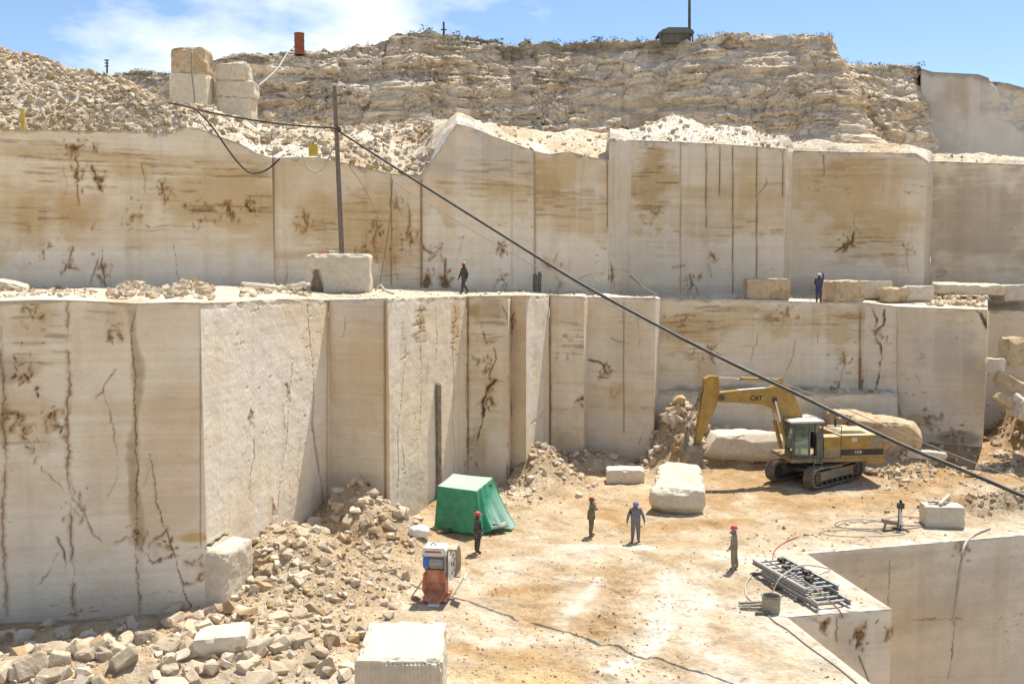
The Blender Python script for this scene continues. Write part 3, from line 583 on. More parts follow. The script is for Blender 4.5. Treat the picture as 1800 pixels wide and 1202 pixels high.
# ------------------------------------------------------------------ rock cliff on top
def cliff(name, x0, x1, nu, nv, zbot, smooth_part=False, seed=0):
    px = np.linspace(x0, x1, nu)
    tpy = edgey(px, CLF); Yp = edgeY(px, CLF)
    tp = at_many(px, tpy, Yp)
    s = np.concatenate([[0], np.cumsum(np.hypot(np.diff(tp[:, 0]), np.diff(tp[:, 1])))])
    tx = np.gradient(tp[:, 0]); ty = np.gradient(tp[:, 1]); ln = np.hypot(tx, ty) + 1e-6
    nx, ny = ty / ln, -tx / ln
    k = np.ones(9) / 9
    nx = np.convolve(np.pad(nx, 4, 'edge'), k, 'valid'); ny = np.convolve(np.pad(ny, 4, 'edge'), k, 'valid')
    rag = 0 if smooth_part else .28 * fbm(s * 1.1, s * 0, 0, 4, 7) + .12 * vnoise(s * 3.3, s * 0, 0, 9)
    ztop = tp[:, 2] + rag
    vs = np.linspace(0, 1, nv)
    Z = zbot + (ztop[:, None] - zbot) * vs[None, :]
    S = np.repeat(s[:, None], nv, 1) + seed * 31
    if smooth_part:
        rk = sstep(-.4, .5, (np.minimum(np.repeat(px[:, None], nv, 1), 1830) - 1752) / 30 + (Z - 24) * .42 - 1.2 + 1.3 * fbm(S * .5, Z * .5, 0, 4, 8))      # broken, unsawn corner
        D = .05 * fbm(S * .4, Z * .4, 0, 4, 1) + .03 * fbm(S * 2, Z * 2, 0, 3, 2) + rk * (-.5 + .7 * fbm(S * .8, Z * 1.4, 0, 5, 30) + .4 * (cells(S * .8, Z * 1.8, 4)[2] - .5))
        col = np.empty(S.shape + (3,)); col[:] = (.56, .52, .46)
        col = mixc(col, (.42, .34, .25), sstep(.0, .5, fbm(S * .2, Z * .3, 0, 4, 3)) * .7)
        col = mixc(col, (.62, .58, .53), sstep(.1, .5, fbm(S * .9, Z * .08, 0, 4, 4)) * .6)
        col = mixc(col, (.56, .48, .37), rk * (.5 + .5 * fbm(S, Z * 2, 0, 4, 9)))
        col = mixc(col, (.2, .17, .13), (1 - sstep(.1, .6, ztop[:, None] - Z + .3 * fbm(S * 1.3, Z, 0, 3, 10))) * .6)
    else:
        bedw = .75 + .3 * vnoise(S * .06, Z * 0, 0, 3)
        zz = Z + .35 * fbm(S * .12, Z * .15, 0, 3, 5)
        D = 0.7 * fbm(S * .11, Z * .12, 0, 3, 6)                          # buttresses and hollows
        D = D - .46 * (Z - ztop[:, None])                                       # leans back
        gap_all = 0
        wx = S + 1.1 * fbm(S * .45, Z * .6, 0, 4, 40); wz = Z + .55 * fbm(S * .35 + 5, Z * .7, 0, 4, 41)
        lw = .55 * fbm(S * .05 + 2, Z * .9, 0, 4, 42)
        bedf = fbm(S * .08 + lw, wz * 2.1, 0, 5, 43)                       # bedding ledges of uneven height
        D = D + .42 * bedf + .40 * np.round(fbm(S * .05, wz * .9, 0, 3, 44) * 4) / 4
        for (cw, h, amp, sd) in ((2.2, .75, .55, 1), (.95, .34, .42, 2), (.42, .18, .26, 3)):
            d1, e, hb = cells(wx / cw + sd * 7, wz / h, sd + 60)
            where = sstep(-.35, .3, fbm(S * .13 + sd * 9, Z * .2, 0, 3, sd + 20))
            g = 1 - sstep(0, .13, e)
            D = D + amp * (hb - .5) * where - (.03 + amp * .12) * g * (.3 + .7 * where)
            gap_all = gap_all + g * where * (.75 if sd < 3 else .45)
        D = D + .28 * fbm(S * .9, Z * 1.2, 0, 5, 30) + .10 * fbm(S * 3.4, Z * 4.2, 0, 3, 31)
        col = np.empty(S.shape + (3,)); col[:] = (.65, .54, .405)
        col = mixc(col, (.72, .64, .52), sstep(-.1, .45, fbm(S * .3, Z * .6, 0, 5, 33)) * .8)
        col = mixc(col, (.60, .48, .33), sstep(0, .45, fbm(S * .16, Z * .5 + 4, 0, 5, 34)) * .75)
        col = mixc(col, (.53, .46, .38), sstep(.1, .5, fbm(S * .5 + 3, Z * .5, 0, 5, 36)) * .65)
        hb = cells(wx / 1.0 + 14, wz / .42, 62)[2]
        col = col * (.84 + .30 * hb)[..., None]
        col = mixc(col, (.36, .29, .21), np.clip(gap_all, 0, 1) * .25)
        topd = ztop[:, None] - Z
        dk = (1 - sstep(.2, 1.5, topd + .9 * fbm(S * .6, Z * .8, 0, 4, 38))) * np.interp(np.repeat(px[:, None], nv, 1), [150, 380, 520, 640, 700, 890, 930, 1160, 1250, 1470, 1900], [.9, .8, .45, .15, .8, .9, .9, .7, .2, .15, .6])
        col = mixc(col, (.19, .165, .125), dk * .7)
    fadeb = 1.0
    V = np.stack([tp[:, 0][:, None] + nx[:, None] * D, tp[:, 1][:, None] + ny[:, None] * D, Z], -1)
    # turn over the top on to the plateau
    b1 = V[:, -1:].copy(); b1[:, 0, 1] += .7; b1[:, 0, 2] += .12
    b2 = V[:, -1:].copy(); b2[:, 0, 1] += 6.0; b2[:, 0, 0] *= 1.06; b2[:, 0, 2] -= .5
    b3 = V[:, -1:].copy(); b3[:, 0, 1] += 320.0; b3[:, 0, 0] *= 4.5; b3[:, 0, 2] -= 8.0
    V = np.concatenate([V, b1, b2, b3], 1); cx = np.empty((nu, 3, 3)); cx[:] = (.16, .13, .085); col = np.concatenate([col, cx], 1)
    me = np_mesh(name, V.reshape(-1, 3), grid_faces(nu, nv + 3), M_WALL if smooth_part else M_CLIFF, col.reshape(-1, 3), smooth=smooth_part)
    o = new_obj(name, me); tag(o, kind='structure')
    return V
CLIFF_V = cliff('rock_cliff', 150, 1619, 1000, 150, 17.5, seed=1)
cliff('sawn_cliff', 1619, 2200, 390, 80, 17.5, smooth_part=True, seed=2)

# ------------------------------------------------------------------ quarry floor with the sawn pit cut out of it
PA, PB, PC, PD = gnd(1532, 1202)[:2], gnd(1383, 1084)[:2], gnd(1568, 1070)[:2], gnd(1418, 973)[:2]
PE = gnd(1900, 932)[:2]
PA2 = PA + (PA - PB) / np.linalg.norm(PA - PB) * 16
PE2 = PE + (PE - PD) / np.linalg.norm(PE - PD) * 14
PIT = [PA2, PB, PC, PD, PE2, np.array((PE2[0] + 2, PA2[1]))]
def in_poly(X, Y, poly):
    r = np.zeros(X.shape, bool); n = len(poly)
    for i in range(n):
        x0, y0 = poly[i]; x1, y1 = poly[(i + 1) % n]
        c = ((y0 > Y) != (y1 > Y)) & (X < (x1 - x0) * (Y - y0) / (y1 - y0 + 1e-12) + x0)
        r ^= c
    return r
HEAPS = [(-9.6, 39.6, 2.2, 2.6, 1.25), (-7.5, 44.8, 2.3, 2.4, 1.75), (-5.6, 43.2, 2.0, 2.2, .85), (-7.6, 38.6, 2.2, 2.4, .85), (-12.2, 29.6, 4.0, 1.7, .75), (-7.4, 30.6, 2.2, 1.5, .45),
         (-9.0, 34.6, 2.2, 2.2, .45), (1.7, 57.0, 1.6, 3.0, 1.7), (4.2, 60.2, 2.4, 1.6, 1.0), (10.2, 60.6, 1.5, 2.0, 2.1), (12.8, 60.6, 2.2, 1.5, .8), (33.6, 60.5, 2.0, 4.0, 5.0), (31.0, 56.5, 1.4, 2.4, .7),
         (24.3, 49.6, 2.6, 1.0, .85), (27.5, 48.6, 2.6, 1.2, .9), (22.5, 59.0, 2.6, 1.8, .8), (12.5, 57.5, 2.0, 1.4, .35), (-2.8, 50.5, 1.6, 2.0, .3)]
STROKES = [([(1250, 872), (1330, 850), (1400, 890), (1560, 880), (1640, 850)], 1.7, 'o', .75), ([(1560, 800), (1680, 840), (1790, 860)], 2.0, 'o', .8), ([(1000, 875), (1060, 900), (1130, 880)], 1.2, 'o', .45), ([(1240, 790), (1330, 805), (1400, 800)], 1.2, 'd', .35), ([(620, 980), (590, 940), (640, 1010)], 1.3, 'o', .6), ([(1000, 962), (1060, 958), (1140, 962)], .45, 'w', .9), ([(985, 1092), (1020, 1060), (1055, 1018)], .32, 'w', .8), ([(1075, 1176), (1130, 1150), (1162, 1105), (1172, 1050), (1178, 1010)], .5, 'w', .9),
           ([(1215, 1010), (1225, 1080), (1260, 1150), (1300, 1200)], 1.0, 'w', .6), ([(1255, 975), (1330, 985), (1400, 1000)], 1.0, 'w', .75), ([(800, 1010), (850, 1070), (900, 1100)], .7, 'w', .45),
           ([(1060, 900), (1120, 930), (1240, 925), (1300, 915)], .9, 'o', .75), ([(1240, 800), (1300, 815), (1360, 830)], 1.6, 'o', .9), ([(1090, 1000), (1080, 1060), (1050, 1110)], .75, 'o', .6), ([(950, 1000), (940, 1050), (935, 1090)], .9, 'o', .5),
           ([(860, 1040), (905, 1035)], .5, 'o', .8), ([(800, 1140), (860, 1150), (920, 1165)], .6, 'o', .75), ([(960, 1150), (1000, 1180)], .8, 'o', .5), ([(1260, 895), (1320, 890), (1370, 880)], .5, 'o', .7), ([(560, 960), (600, 1000), (640, 1060)], 1.0, 'o', .55),
           ([(1600, 815), (1700, 820), (1790, 835)], 1.4, 'o', .8), ([(1700, 880), (1780, 900)], .9, 'd', .7), ([(1250, 1080), (1280, 1140)], .6, 'o', .35), ([(780, 1100), (850, 1130), (980, 1120)], .5, 'w', .5), ([(850, 1180), (950, 1195)], .9, 'y', .8)]
STROKES = [([tuple(gnd(*p)[:2]) for p in s[0]], *s[1:]) for s in STROKES]
TRACKS = [[(1195, 1010), (1170, 1080), (1120, 1150), (1050, 1195)], [(860, 1040), (960, 1035)], [(1130, 985), (1085, 1075), (1040, 1130)], [(980, 1000), (935, 1060), (905, 1110)], [(1110, 1000), (1060, 1090)]]
TRACKS = [[tuple(gnd(*p)[:2]) for p in t] for t in TRACKS]
def pit_dist(X, Y):
    return seg_dist(X, Y, [PA2, PB, PC, PD, PE2])[0]
def zf(X, Y):
    X, Y = np.broadcast_arrays(np.asarray(X, float), np.asarray(Y, float))
    z = (1.6 - .9 * sstep(21, 25, X)) * sstep(57.0, 61.5, Y) * sstep(7.5, 10.5, X) + .5 * sstep(48, 58, Y) * sstep(19, 25, X)
    wob = 1 + .45 * fbm(X * .55, Y * .55, 0, 4, 201)
    for (cx, cy, rx, ry, h) in HEAPS:
        r = np.hypot((X - cx) / rx, (Y - cy) / ry) * (1 + .18 * fbm(X * .7 + cx, Y * .7, 0, 3, 203))
        t_ = np.clip(1 - r / 1.75, 0, 1); z = z + h * t_ * t_ * (3 - 2 * t_) * 1.0 * wob
    far = sstep(.0, 2.6, pit_dist(X, Y)) * .85 + .0
    z = z + far * (.10 * fbm(X * .45, Y * .45, 0, 5, 205) + .10 * np.maximum(0, fbm(X * 1.7, Y * 1.7, 0, 4, 206)) + .045 * np.maximum(0, fbm(X * 5, Y * 5, 0, 3, 207)))
    churn = sstep(44, 49, Y) * sstep(3, 8, X) * far
    z = z + churn * (.16 * np.maximum(0, fbm(X * 1.1 + 3, Y * 1.1, 0, 4, 221)) + .10 * np.maximum(0, fbm(X * 2.6, Y * 2.6, 0, 3, 222)))
    for t in TRACKS:
        d, p = seg_dist(X, Y, t)
        m = 1 - sstep(.25, .65, d)
        z = z - m * .08 + m * .10 * np.maximum(0, np.sin(p * 55 + 2 * fbm(X, Y, 0, 2, 3)))
    return z
def gz(px, py):
    z = 0.0
    for k in range(12):
        p = gnd(px, py, z); z = .5 * z + .5 * float(zf(p[0], p[1]))
    p = gnd(px, py, z)
    return np.array((p[0], p[1], float(zf(p[0], p[1]))))
def floor_col(X, Y, Z):
    c = np.empty(X.shape + (3,)); c[:] = (.525, .405, .26)
    c = mixc(c, (.61, .52, .395), sstep(-.15, .35, fbm(X * .22, Y * .30, 0, 5, 211)) * .85)
    c = mixc(c, (.42, .28, .14), sstep(.10, .42, fbm(X * .28 + 4, Y * .40, 0, 5, 212)) * .6)
    c = mixc(c, (.62, .53, .39), sstep(.12, .4, fbm(X * .8 + 4, Y * 1.3, 0, 5, 213)) * .5)
    nz = fbm(X * 1.1, Y * 1.1, 0, 5, 215)
    cols = dict(w=(.73, .65, .53), o=(.42, .255, .105), d=(.33, .20, .09), y=(.60, .44, .21))
    for (pts, wd, k, s) in STROKES:
        d, p = seg_dist(X, Y, pts)
        c = mixc(c, cols[k], (1 - sstep(wd * .35, wd * 1.35, d + wd * .8 * nz)) * s)
    pd = pit_dist(X, Y)
    c = mixc(c, (.66, .585, .455), (1 - sstep(.4, 2.6, pd + .9 * nz)) * .85 * (1 - .6 * sstep(40, 46, Y)))
    c = mixc(c, (.72, .66, .55), (1 - sstep(.05, .3, pd)) * .7)
    heap = np.zeros(X.shape)
    for (cx, cy, rx, ry, h) in HEAPS:
        heap = np.maximum(heap, 1 - sstep(.8, 1.7, np.hypot((X - cx) / rx, (Y - cy) / ry)))
    c = mixc(c, (.50, .39, .255), heap * .7)
    c = mixc(c, (.39, .245, .105), heap * sstep(.05, .4, fbm(X * .4 + 2, Y * .5, 0, 4, 217)) * .75)
    c = mixc(c, (.44, .275, .12), sstep(8, 11, X) * sstep(53.5, 56.5, Y) * sstep(-.35, .2, fbm(X * .5, Y * .6, 0, 4, 223)) * .7)
    c = c * (1 + .16 * fbm(X * 3.1, Y * 3.1, 0, 3, 218))[..., None]
    clod = sstep(.38, .55, fbm(X * 2.4 + 9, Y * 3.4, 0, 3, 219))
    c = mixc(c, (.36, .22, .10), clod * .55)
    rut = sstep(.15, .5, fbm(X * 1.3 + .8 * Y, Y * .5, 0, 4, 220)); c = mixc(c, c * np.array((.74, .66, .55)), rut * .6)
    return c
low_px = np.array([p[0] for p in LOW], float)
def floor_build():
    pts = []
    for py in np.concatenate([np.arange(745, 800, 1.8), np.arange(800, 1225, 3.0)]):
        p = gnd(0, py); Y = p[1]
        xs = np.arange(-40, 1840, 3.6) + RNG.uniform(-1.2, 1.2)
        ok = Y < edgeY(xs, LOW) + 1.2
        ok |= (xs > 1736) & (Y < 68)
        X = (xs - 900) / FPX * (Y * CP + CAM[2] * SP)
        j = RNG.uniform(-.35, .35, (len(xs), 2)) * np.array((3.6 * Y / FPX, 3.0 * Y * Y / (FPX * 12.7)))
        q = np.stack([X, np.full_like(X, Y)], 1) + j
        pts.append(q[ok])
    pts = np.concatenate(pts)
    pts = pts[(pit_dist(pts[:, 0], pts[:, 1]) > .06)]
    cx, cy = np.meshgrid(np.linspace(-70, 75, 30), np.linspace(-40, 80, 25)); co = np.stack([cx.ravel(), cy.ravel()], 1)
    pc, qc = proj(np.concatenate([co, np.zeros((len(co), 1))], 1))
    co = co[(co[:, 1] < 20) | (pc < -60) | (pc > 1860) | (qc > 1240) | (co[:, 1] > 66)]
    pts = np.concatenate([pts, co])
    pts = pts[~in_poly(pts[:, 0], pts[:, 1], PIT)]
    edge = []
    loop = PIT + [PIT[0]]
    rim = []
    for k in range(len(PIT)):
        a, b = loop[k], loop[k + 1]
        n = max(2, int(np.linalg.norm(b - a) / .22))
        for s in range(n):
            rim.append(a + (b - a) * s / n)
    rim = np.array(rim)
    big = np.array([(-71, -41), (76, -41), (76, 81), (-71, 81)], float)
    allp = np.concatenate([rim, big, pts])
    nr = len(rim)
    ed = [(i, (i + 1) % nr) for i in range(nr)] + [(nr + i, nr + (i + 1) % 4) for i in range(4)]
    r = geometry.delaunay_2d_cdt([Vector(p) for p in allp], ed, [], 0, 1e-5, False)
    V = np.array([(v.x, v.y) for v in r[0]]); F = np.array([f for f in r[2] if len(f) == 3], np.int32)
    cen = V[F].mean(1)
    F = F[~in_poly(cen[:, 0], cen[:, 1], PIT)]
    Z = zf(V[:, 0], V[:, 1])
    dist = pit_dist(V[:, 0], V[:, 1])
    Z = np.where(dist < .03, 0.0, Z)
    C = floor_col(V[:, 0], V[:, 1], Z)
    # face up
    v = V[F]; ar = (v[:, 1, 0] - v[:, 0, 0]) * (v[:, 2, 1] - v[:, 0, 1]) - (v[:, 1, 1] - v[:, 0, 1]) * (v[:, 2, 0] - v[:, 0, 0])
    F[ar < 0] = F[ar < 0][:, ::-1]
    me = np_mesh('quarry_floor', np.concatenate([V, Z[:, None]], 1), F, M_GROUND, C, smooth=True)
    tag(new_obj('quarry_floor', me), kind='structure')
floor_build()

def pxy(p):
    q = proj(np.array((p[0], p[1], 0.0))); return float(q[0]), float(q[1])
pit_root = empty('pit_wall'); tag(pit_root, kind='structure')
def pit_face(P, Q, seed, **kw):
    (x0, y0), (x1, y1) = pxy(P), pxy(Q)
    panel(pit_root, 'P', (x0, y0, P[1]), (x1, y1, Q[1]), [(x0, y0), (x1, y1)], -10.0, seed=seed, **kw)
pit_face(PD, PE2, 61, ochre=.25, white=.5, tone=.97, extra=3)
pit_face(PB, PC, 62, ochre=.2, white=.6, extra=4)
def plain_face(P, Q, zb, zt, parent):
    n = max(2, int(np.hypot(*(Q - P)) / .5)); m = 20
    s = np.linspace(0, 1, n)[:, None]; z = np.linspace(zb, zt, m)[None, :]
    V = np.stack([P[0] + (Q[0] - P[0]) * s + 0 * z, P[1] + (Q[1] - P[1]) * s + 0 * z, z + 0 * s], -1)
    c = np.empty(V.shape); c[:] = CREAM; c = mixc(c, OCHRE, sstep(.1, .5, fbm(V[..., 1] * .3, V[..., 2] * .8, 0, 4, 5)) * .4)
    new_obj('cut_face', np_mesh('cut_face', V.reshape(-1, 3), grid_faces(n, m), M_WALL, c.reshape(-1, 3), smooth=True), parent)
plain_face(PC, PD, -10, 0, pit_root)
plain_face(PA2, PB, -10, 0, pit_root)
gx, gy = np.meshgrid(np.linspace(-900, 900, 40), np.linspace(-900, 900, 40), indexing='ij')
V = np.stack([gx, gy, -10.2 + .2 * fbm(gx * .01, gy * .01, 0, 3, 4)], -1)
c = np.empty(V.shape); c[:] = (.5, .4, .27)
tag(new_obj('ground', np_mesh('ground', V.reshape(-1, 3), grid_faces(40, 40), M_GROUND, c.reshape(-1, 3))), kind='structure')

# ------------------------------------------------------------------ broken stone
def hull_variant(rr, blocky=.75):
    bm = bmesh.new()
    asp = (1.0, rr.uniform(.55, .95), rr.uniform(.38, .8))
    for sx in (-1, 1):
        for sy in (-1, 1):
            for sz in (-1, 1):
                if rr.random() < .14: continue
                bm.verts.new([.5 * a * s * rr.uniform(blocky - .42, blocky + .25) for a, s in zip(asp, (sx, sy, sz))])
    for k in range(5):
        v = Vector((rr.gauss(0, 1), rr.gauss(0, 1), rr.gauss(0, 1))).normalized()
        bm.verts.new([.58 * a * c for a, c in zip(asp, v)])
    r = bmesh.ops.convex_hull(bm, input=bm.verts)
    bmesh.ops.delete(bm, geom=[g for g in r['geom_interior'] if isinstance(g, bmesh.types.BMVert)], context='VERTS')
    bmesh.ops.triangulate(bm, faces=bm.faces)
    bm.verts.index_update()
    V = np.array([v.co[:] for v in bm.verts]); F = np.array([[v.index for v in f.verts] for f in bm.faces], np.int32)
    bm.free()
    return V, F
rr0 = random.Random(3)
VARS = [hull_variant(rr0) for k in range(18)]
def rot_np(yaw, tx, ty):
    c, s = np.cos(yaw), np.sin(yaw); cx, sx = np.cos(tx), np.sin(tx); cy, sy = np.cos(ty), np.sin(ty)
    z = np.zeros_like(c); o = np.ones_like(c)
    Rz = np.stack([c, -s, z, s, c, z, z, z, o], -1).reshape(-1, 3, 3)
    Rx = np.stack([o, z, z, z, cx, -sx, z, sx, cx], -1).reshape(-1, 3, 3)
    Ry = np.stack([cy, z, sy, z, o, z, -sy, z, cy], -1).reshape(-1, 3, 3)
    return Rz @ Rx @ Ry
def stone_color(n, P=None):
    c = np.empty((n, 3)); c[:] = (.53, .425, .295)
    t = RNG.random(n)[:, None]
    c = np.where(t < .45, np.array((.60, .505, .38)), c); c = np.where(t > .82, np.array((.45, .315, .17)), c)
    return c * RNG.uniform(.82, 1.1, (n, 1))
def stuff_stones(name, P, S, label=None, tint=1.0, mat=None):
    """many small stones as ONE object"""
    n = len(P)
    R = rot_np(RNG.uniform(0, 6.28, n), RNG.normal(0, .45, n), RNG.normal(0, .45, n))
    var = RNG.integers(0, len(VARS), n); C = stone_color(n) * tint
    Vs, Fs, Cs, off = [], [], [], 0
    for k, (v, f) in enumerate(VARS):
        idx = np.where(var == k)[0]
        if len(idx) == 0: continue
        W = np.einsum('nij,vj->nvi', R[idx], v) * S[idx][:, None, None] + P[idx][:, None, :]
        W[..., 2] += S[idx][:, None] * .10
        m, q = len(idx), len(v)
        Vs.append(W.reshape(-1, 3)); Fs.append((f[None] + (np.arange(m) * q)[:, None, None]).reshape(-1, 3) + off)
        Cs.append(np.repeat(C[idx], q, 0)); off += m * q
    o = new_obj(name, np_mesh(name, np.concatenate(Vs), np.concatenate(Fs), mat or M_STONES, np.concatenate(Cs)))
    tag(o, kind='stuff')
    return o
def rock_mesh(name, dims, mat, e=18.0, rough=.04, res=.10, seed=0, warp=None, fluted=None, fr=1.3, flat=True, cuts=0):
    lx, ly, lz = dims
    Vs, Fs, off = [], [], 0
    for ax in range(3):
        for sg in (-1, 1):
            a, b = [(1, 2), (2, 0), (0, 1)][ax]
            na = max(2, min(64, int(dims[a] / res))) + 1; nb = max(2, min(64, int(dims[b] / res))) + 1
            A_, B_ = np.meshgrid(np.linspace(-1, 1, na), np.linspace(-1, 1, nb), indexing='ij')
            P = np.zeros((na, nb, 3)); P[..., a] = A_; P[..., b] = B_; P[..., ax] = sg
            F = grid_faces(na, nb) + off
            if sg < 0: F = F[:, ::-1]
            Vs.append(P.reshape(-1, 3)); Fs.append(F); off += na * nb
    Q = np.concatenate(Vs); F = np.concatenate(Fs)
    nrm = (np.abs(Q) ** e).sum(1) ** (1 / e)
    H = np.array(dims) / 2
    P = Q / nrm[:, None] * H
    nn = Q * (np.abs(Q) > .999); nn = nn / (np.linalg.norm(nn, axis=1)[:, None] + 1e-9)
    s = seed * 3.7
    k = fbm(P[:, 0] * fr + s, P[:, 1] * fr, P[:, 2] * fr + s + .013, 5, seed) * rough * 2
    edge = (np.sort(np.abs(Q), 1)[:, 1] > .86)
    chip = edge * np.maximum(0, fbm(P[:, 0] * 3 + s, P[:, 1] * 3, P[:, 2] * 3 + .017, 3, seed + 9) + .05) * rough * 3
    P = P + nn * (k - chip)[:, None]
    if fluted:
        m = (Q[:, 1] < -.999) * (np.abs(Q[:, 0]) < .97)
        ph = P[:, 0] / fluted
        P[:, 1] += m * .05 * np.abs(np.sin(ph * math.pi)) ** .7 * sstep(-.95, -.8, vnoise(np.floor(ph), np.floor(ph) * 0, 0, 4)) * (1 - sstep(H[2] - .12, H[2], P[:, 2]))
    rc = random.Random(seed * 13 + 1)
    for q in range(cuts):      # broken facets
        nv_ = np.array((rc.gauss(0, 1), rc.gauss(0, 1), rc.gauss(0, .8))); nv_ /= np.linalg.norm(nv_)
        sup = (np.abs(nv_) * H).sum(); ex_ = np.maximum(0, P @ nv_ - sup * rc.uniform(.62, .86)); P = P - nv_ * (ex_ * .92)[:, None]
    P[:, 2] += H[2]
    if warp is not None: P = warp(P)
    # weld the shared edges
    key = np.round(P * 2000).astype(np.int64)
    _, ui, inv = np.unique(key, axis=0, return_index=True, return_inverse=True)
    P = P[ui]; F = inv.ravel()[F]
    return np_mesh(name, P, F, mat, smooth=not flat)
STONE_ME = []
for k in range(14):
    rq = random.Random(k + 90); me_ = rock_mesh('broken_stone', (1.0, rq.uniform(.6, .95), rq.uniform(.45, .8)), M_STONE, e=rq.uniform(7, 14), cuts=rq.randint(6, 11), rough=.045, res=.10, seed=200 + k, fr=2.6)
    me_.transform(Matrix.Translation((0, 0, -.32))); STONE_ME.append(me_)
def one_stone(P, s, label, group, name='broken_stone'):
    o = new_obj(name, random.choice(STONE_ME))
    s = s * .66
    o.location = (P[0], P[1], P[2] + s * .10)
    o.scale = (s, s * random.uniform(.75, 1.1), s * random.uniform(.6, 1.0))
    o.rotation_euler = (random.gauss(0, .4), random.gauss(0, .4), random.uniform(0, 6.28))
    tag(o, label, 'stone', group)
    return o
def behind_wall(X, Y):
    px, _ = proj(np.stack([X, Y, 0 * X], -1))
    return (Y > edgeY(px, LOW) - .15) & (px < 1738)

# candidates on the floor: (centre x, y, spread x, y, count, min size, max size, power)
ZONES = [(-9.4, 39.0, 1.5, 2.4, 1300, .05, .8, 3.2, 'a'), (-7.6, 44.6, 1.3, 1.4, 600, .05, 1.1, 3.2, 'a'), (-7.2, 37.0, 1.6, 2.2, 900, .05, .5, 2.4, 'a'), (-5.2, 42.8, 1.0, 1.8, 420, .05, .7, 2.1, 'a'), (-5.4, 38.0, 1.2, 2.4, 700, .04, .25, 2.4, 'a'), (-6.6, 40.5, 1.6, 2.2, 500, .04, .25, 2.4, 'a'),
         (-13.0, 29.8, 2.2, 1.0, 900, .05, 1.5, 3.6, 'b'), (-8.0, 30.6, 2.0, 1.4, 1300, .04, 1.1, 3.6, 'b'), (-11.0, 32.6, 3.6, .8, 900, .05, 1.2, 3.2, 'b'), (-6.8, 33.6, 1.3, 1.6, 500, .06, .5, 2.2, 'b'), (-9.4, 35.6, 1.2, 1.6, 350, .08, .6, 2.0, 'b'),
         (2.2, 56.6, 1.2, 1.9, 700, .08, .6, 2.3, 'c'), (4.4, 60.0, 1.8, .9, 500, .10, .9, 1.9, 'c'), (-.4, 53.8, 1.0, 1.2, 250, .08, .6, 2.1, 'c'), (.8, 51.8, 1.4, 2.2, 400, .05, .3, 2.5, 'c'),
         (10.2, 60.2, 1.1, 1.1, 420, .12, 1.15, 1.6, 'd'), (13.0, 60.0, 2.4, .8, 400, .1, .8, 1.8, 'd'), (22.5, 58.8, 2.2, 1.5, 700, .1, .8, 2.0, 'e'), (20.5, 56.0, 1.6, 1.6, 300, .08, .6, 2.1, 'e'), (25.5, 56.0, 3.0, 2.2, 700, .06, .45, 2.4, 'e'),
         (31.0, 59.5, 1.6, 3.0, 700, .1, .9, 1.8, 'f'), (24.6, 49.4, 2.2, .9, 420, .07, .5, 2.2, 'g'), (19.5, 50.0, 3.0, 2.4, 450, .04, .25, 2.5, 'g'), (14.2, 44.5, 2.4, 1.5, 300, .04, .3, 2.5, 'g')]
ZLAB = dict(a=('broken stone in the heap against the lower left wall', 'stones heaped against the lower left wall'), b=('angular boulder or stone in the bottom left corner, below the leftmost wall', 'boulders in the bottom left corner'),
            c=('stone in the small heap below the middle wall faces', 'stones below the middle wall faces'), d=('pale angular stone heaped behind the boulder, left of the excavator', 'stones heaped left of the excavator'),
            e=('stone in the rubble right of the excavator', 'stones right of the excavator'), f=('stone in the collapsed slope at the right edge', 'stones in the collapse at the right'), g=('stone lying on the dirt near the white block on the platform', 'stones near the block on the platform'))
Pf, Sf, Kf = [], [], []
for (cx, cy, sx, sy, n, s0, s1, pw, k) in ZONES:
    X = RNG.normal(cx, sx, n); Y = RNG.normal(cy, sy, n)
    s = s0 + (s1 - s0) * RNG.random(n) ** (pw * 4.2)
    ok = ~behind_wall(X, Y) & ~in_poly(X, Y, PIT) & (pit_dist(X, Y) > s)
    if k in 'ab': ok &= (X < -4.4 + .03 * (Y - 30)) | (s < .12)
    Pf.append(np.stack([X, Y, zf(X, Y)], -1)[ok]); Sf.append(s[ok]); Kf += [k] * int(ok.sum())
Pf = np.concatenate(Pf); Sf = np.concatenate(Sf); Kf = np.array(Kf)
fx, fy = proj(Pf)
clear = np.ones(len(Pf), bool)          # keep the machine, block and tarp sites free of large stones
for (cx, cy, r) in ((17.3, 55.6, 3.6), (8.5, 52.0, 2.6), (-2.0, 47.0, 2.6), (-2.7, 37.2, 1.1), (21.4, 46.9, 1.2), (5.7, 56.5, 1.2), (-9.4, 32.3, 1.0), (-3.0, 28.0, 2.2)):
    clear &= (np.hypot(Pf[:, 0] - cx, Pf[:, 1] - cy) > r) | (Sf < .1)
Pf, Sf, Kf, fx, fy = Pf[clear], Sf[clear], Kf[clear], fx[clear], fy[clear]
seen = (fx > -10) & (fx < 1810) & (fy < 1205)
rank = -(Sf / Pf[:, 1]) * seen
big = []
for k_, q_ in dict(a=60, b=75, c=12, d=16, e=14, f=10, g=6).items():
    zi = np.where(Kf == k_)[0]; big += list(zi[np.argsort(rank[zi])[:q_]])
isb = np.zeros(len(Pf), bool); isb[big] = True
named = set()
for i in big:
    lb, gp = ZLAB[Kf[i]]
    if Kf[i] not in named:
        named.add(Kf[i]); lb = dict(a='largest broken stone in the heap against the lower left wall', b='largest boulder in the bottom left corner below the leftmost wall', c='largest stone in the small heap below the middle wall faces', d='largest pale stone heaped left of the excavator arm', e='largest loose stone in the rubble right of the excavator', f='largest stone in the collapsed slope at the right edge', g='largest stone on the dirt near the squared platform block')[Kf[i]]
    one_stone(Pf[i], Sf[i], lb, gp)
stuff_stones('rubble', Pf[~isb], Sf[~isb])
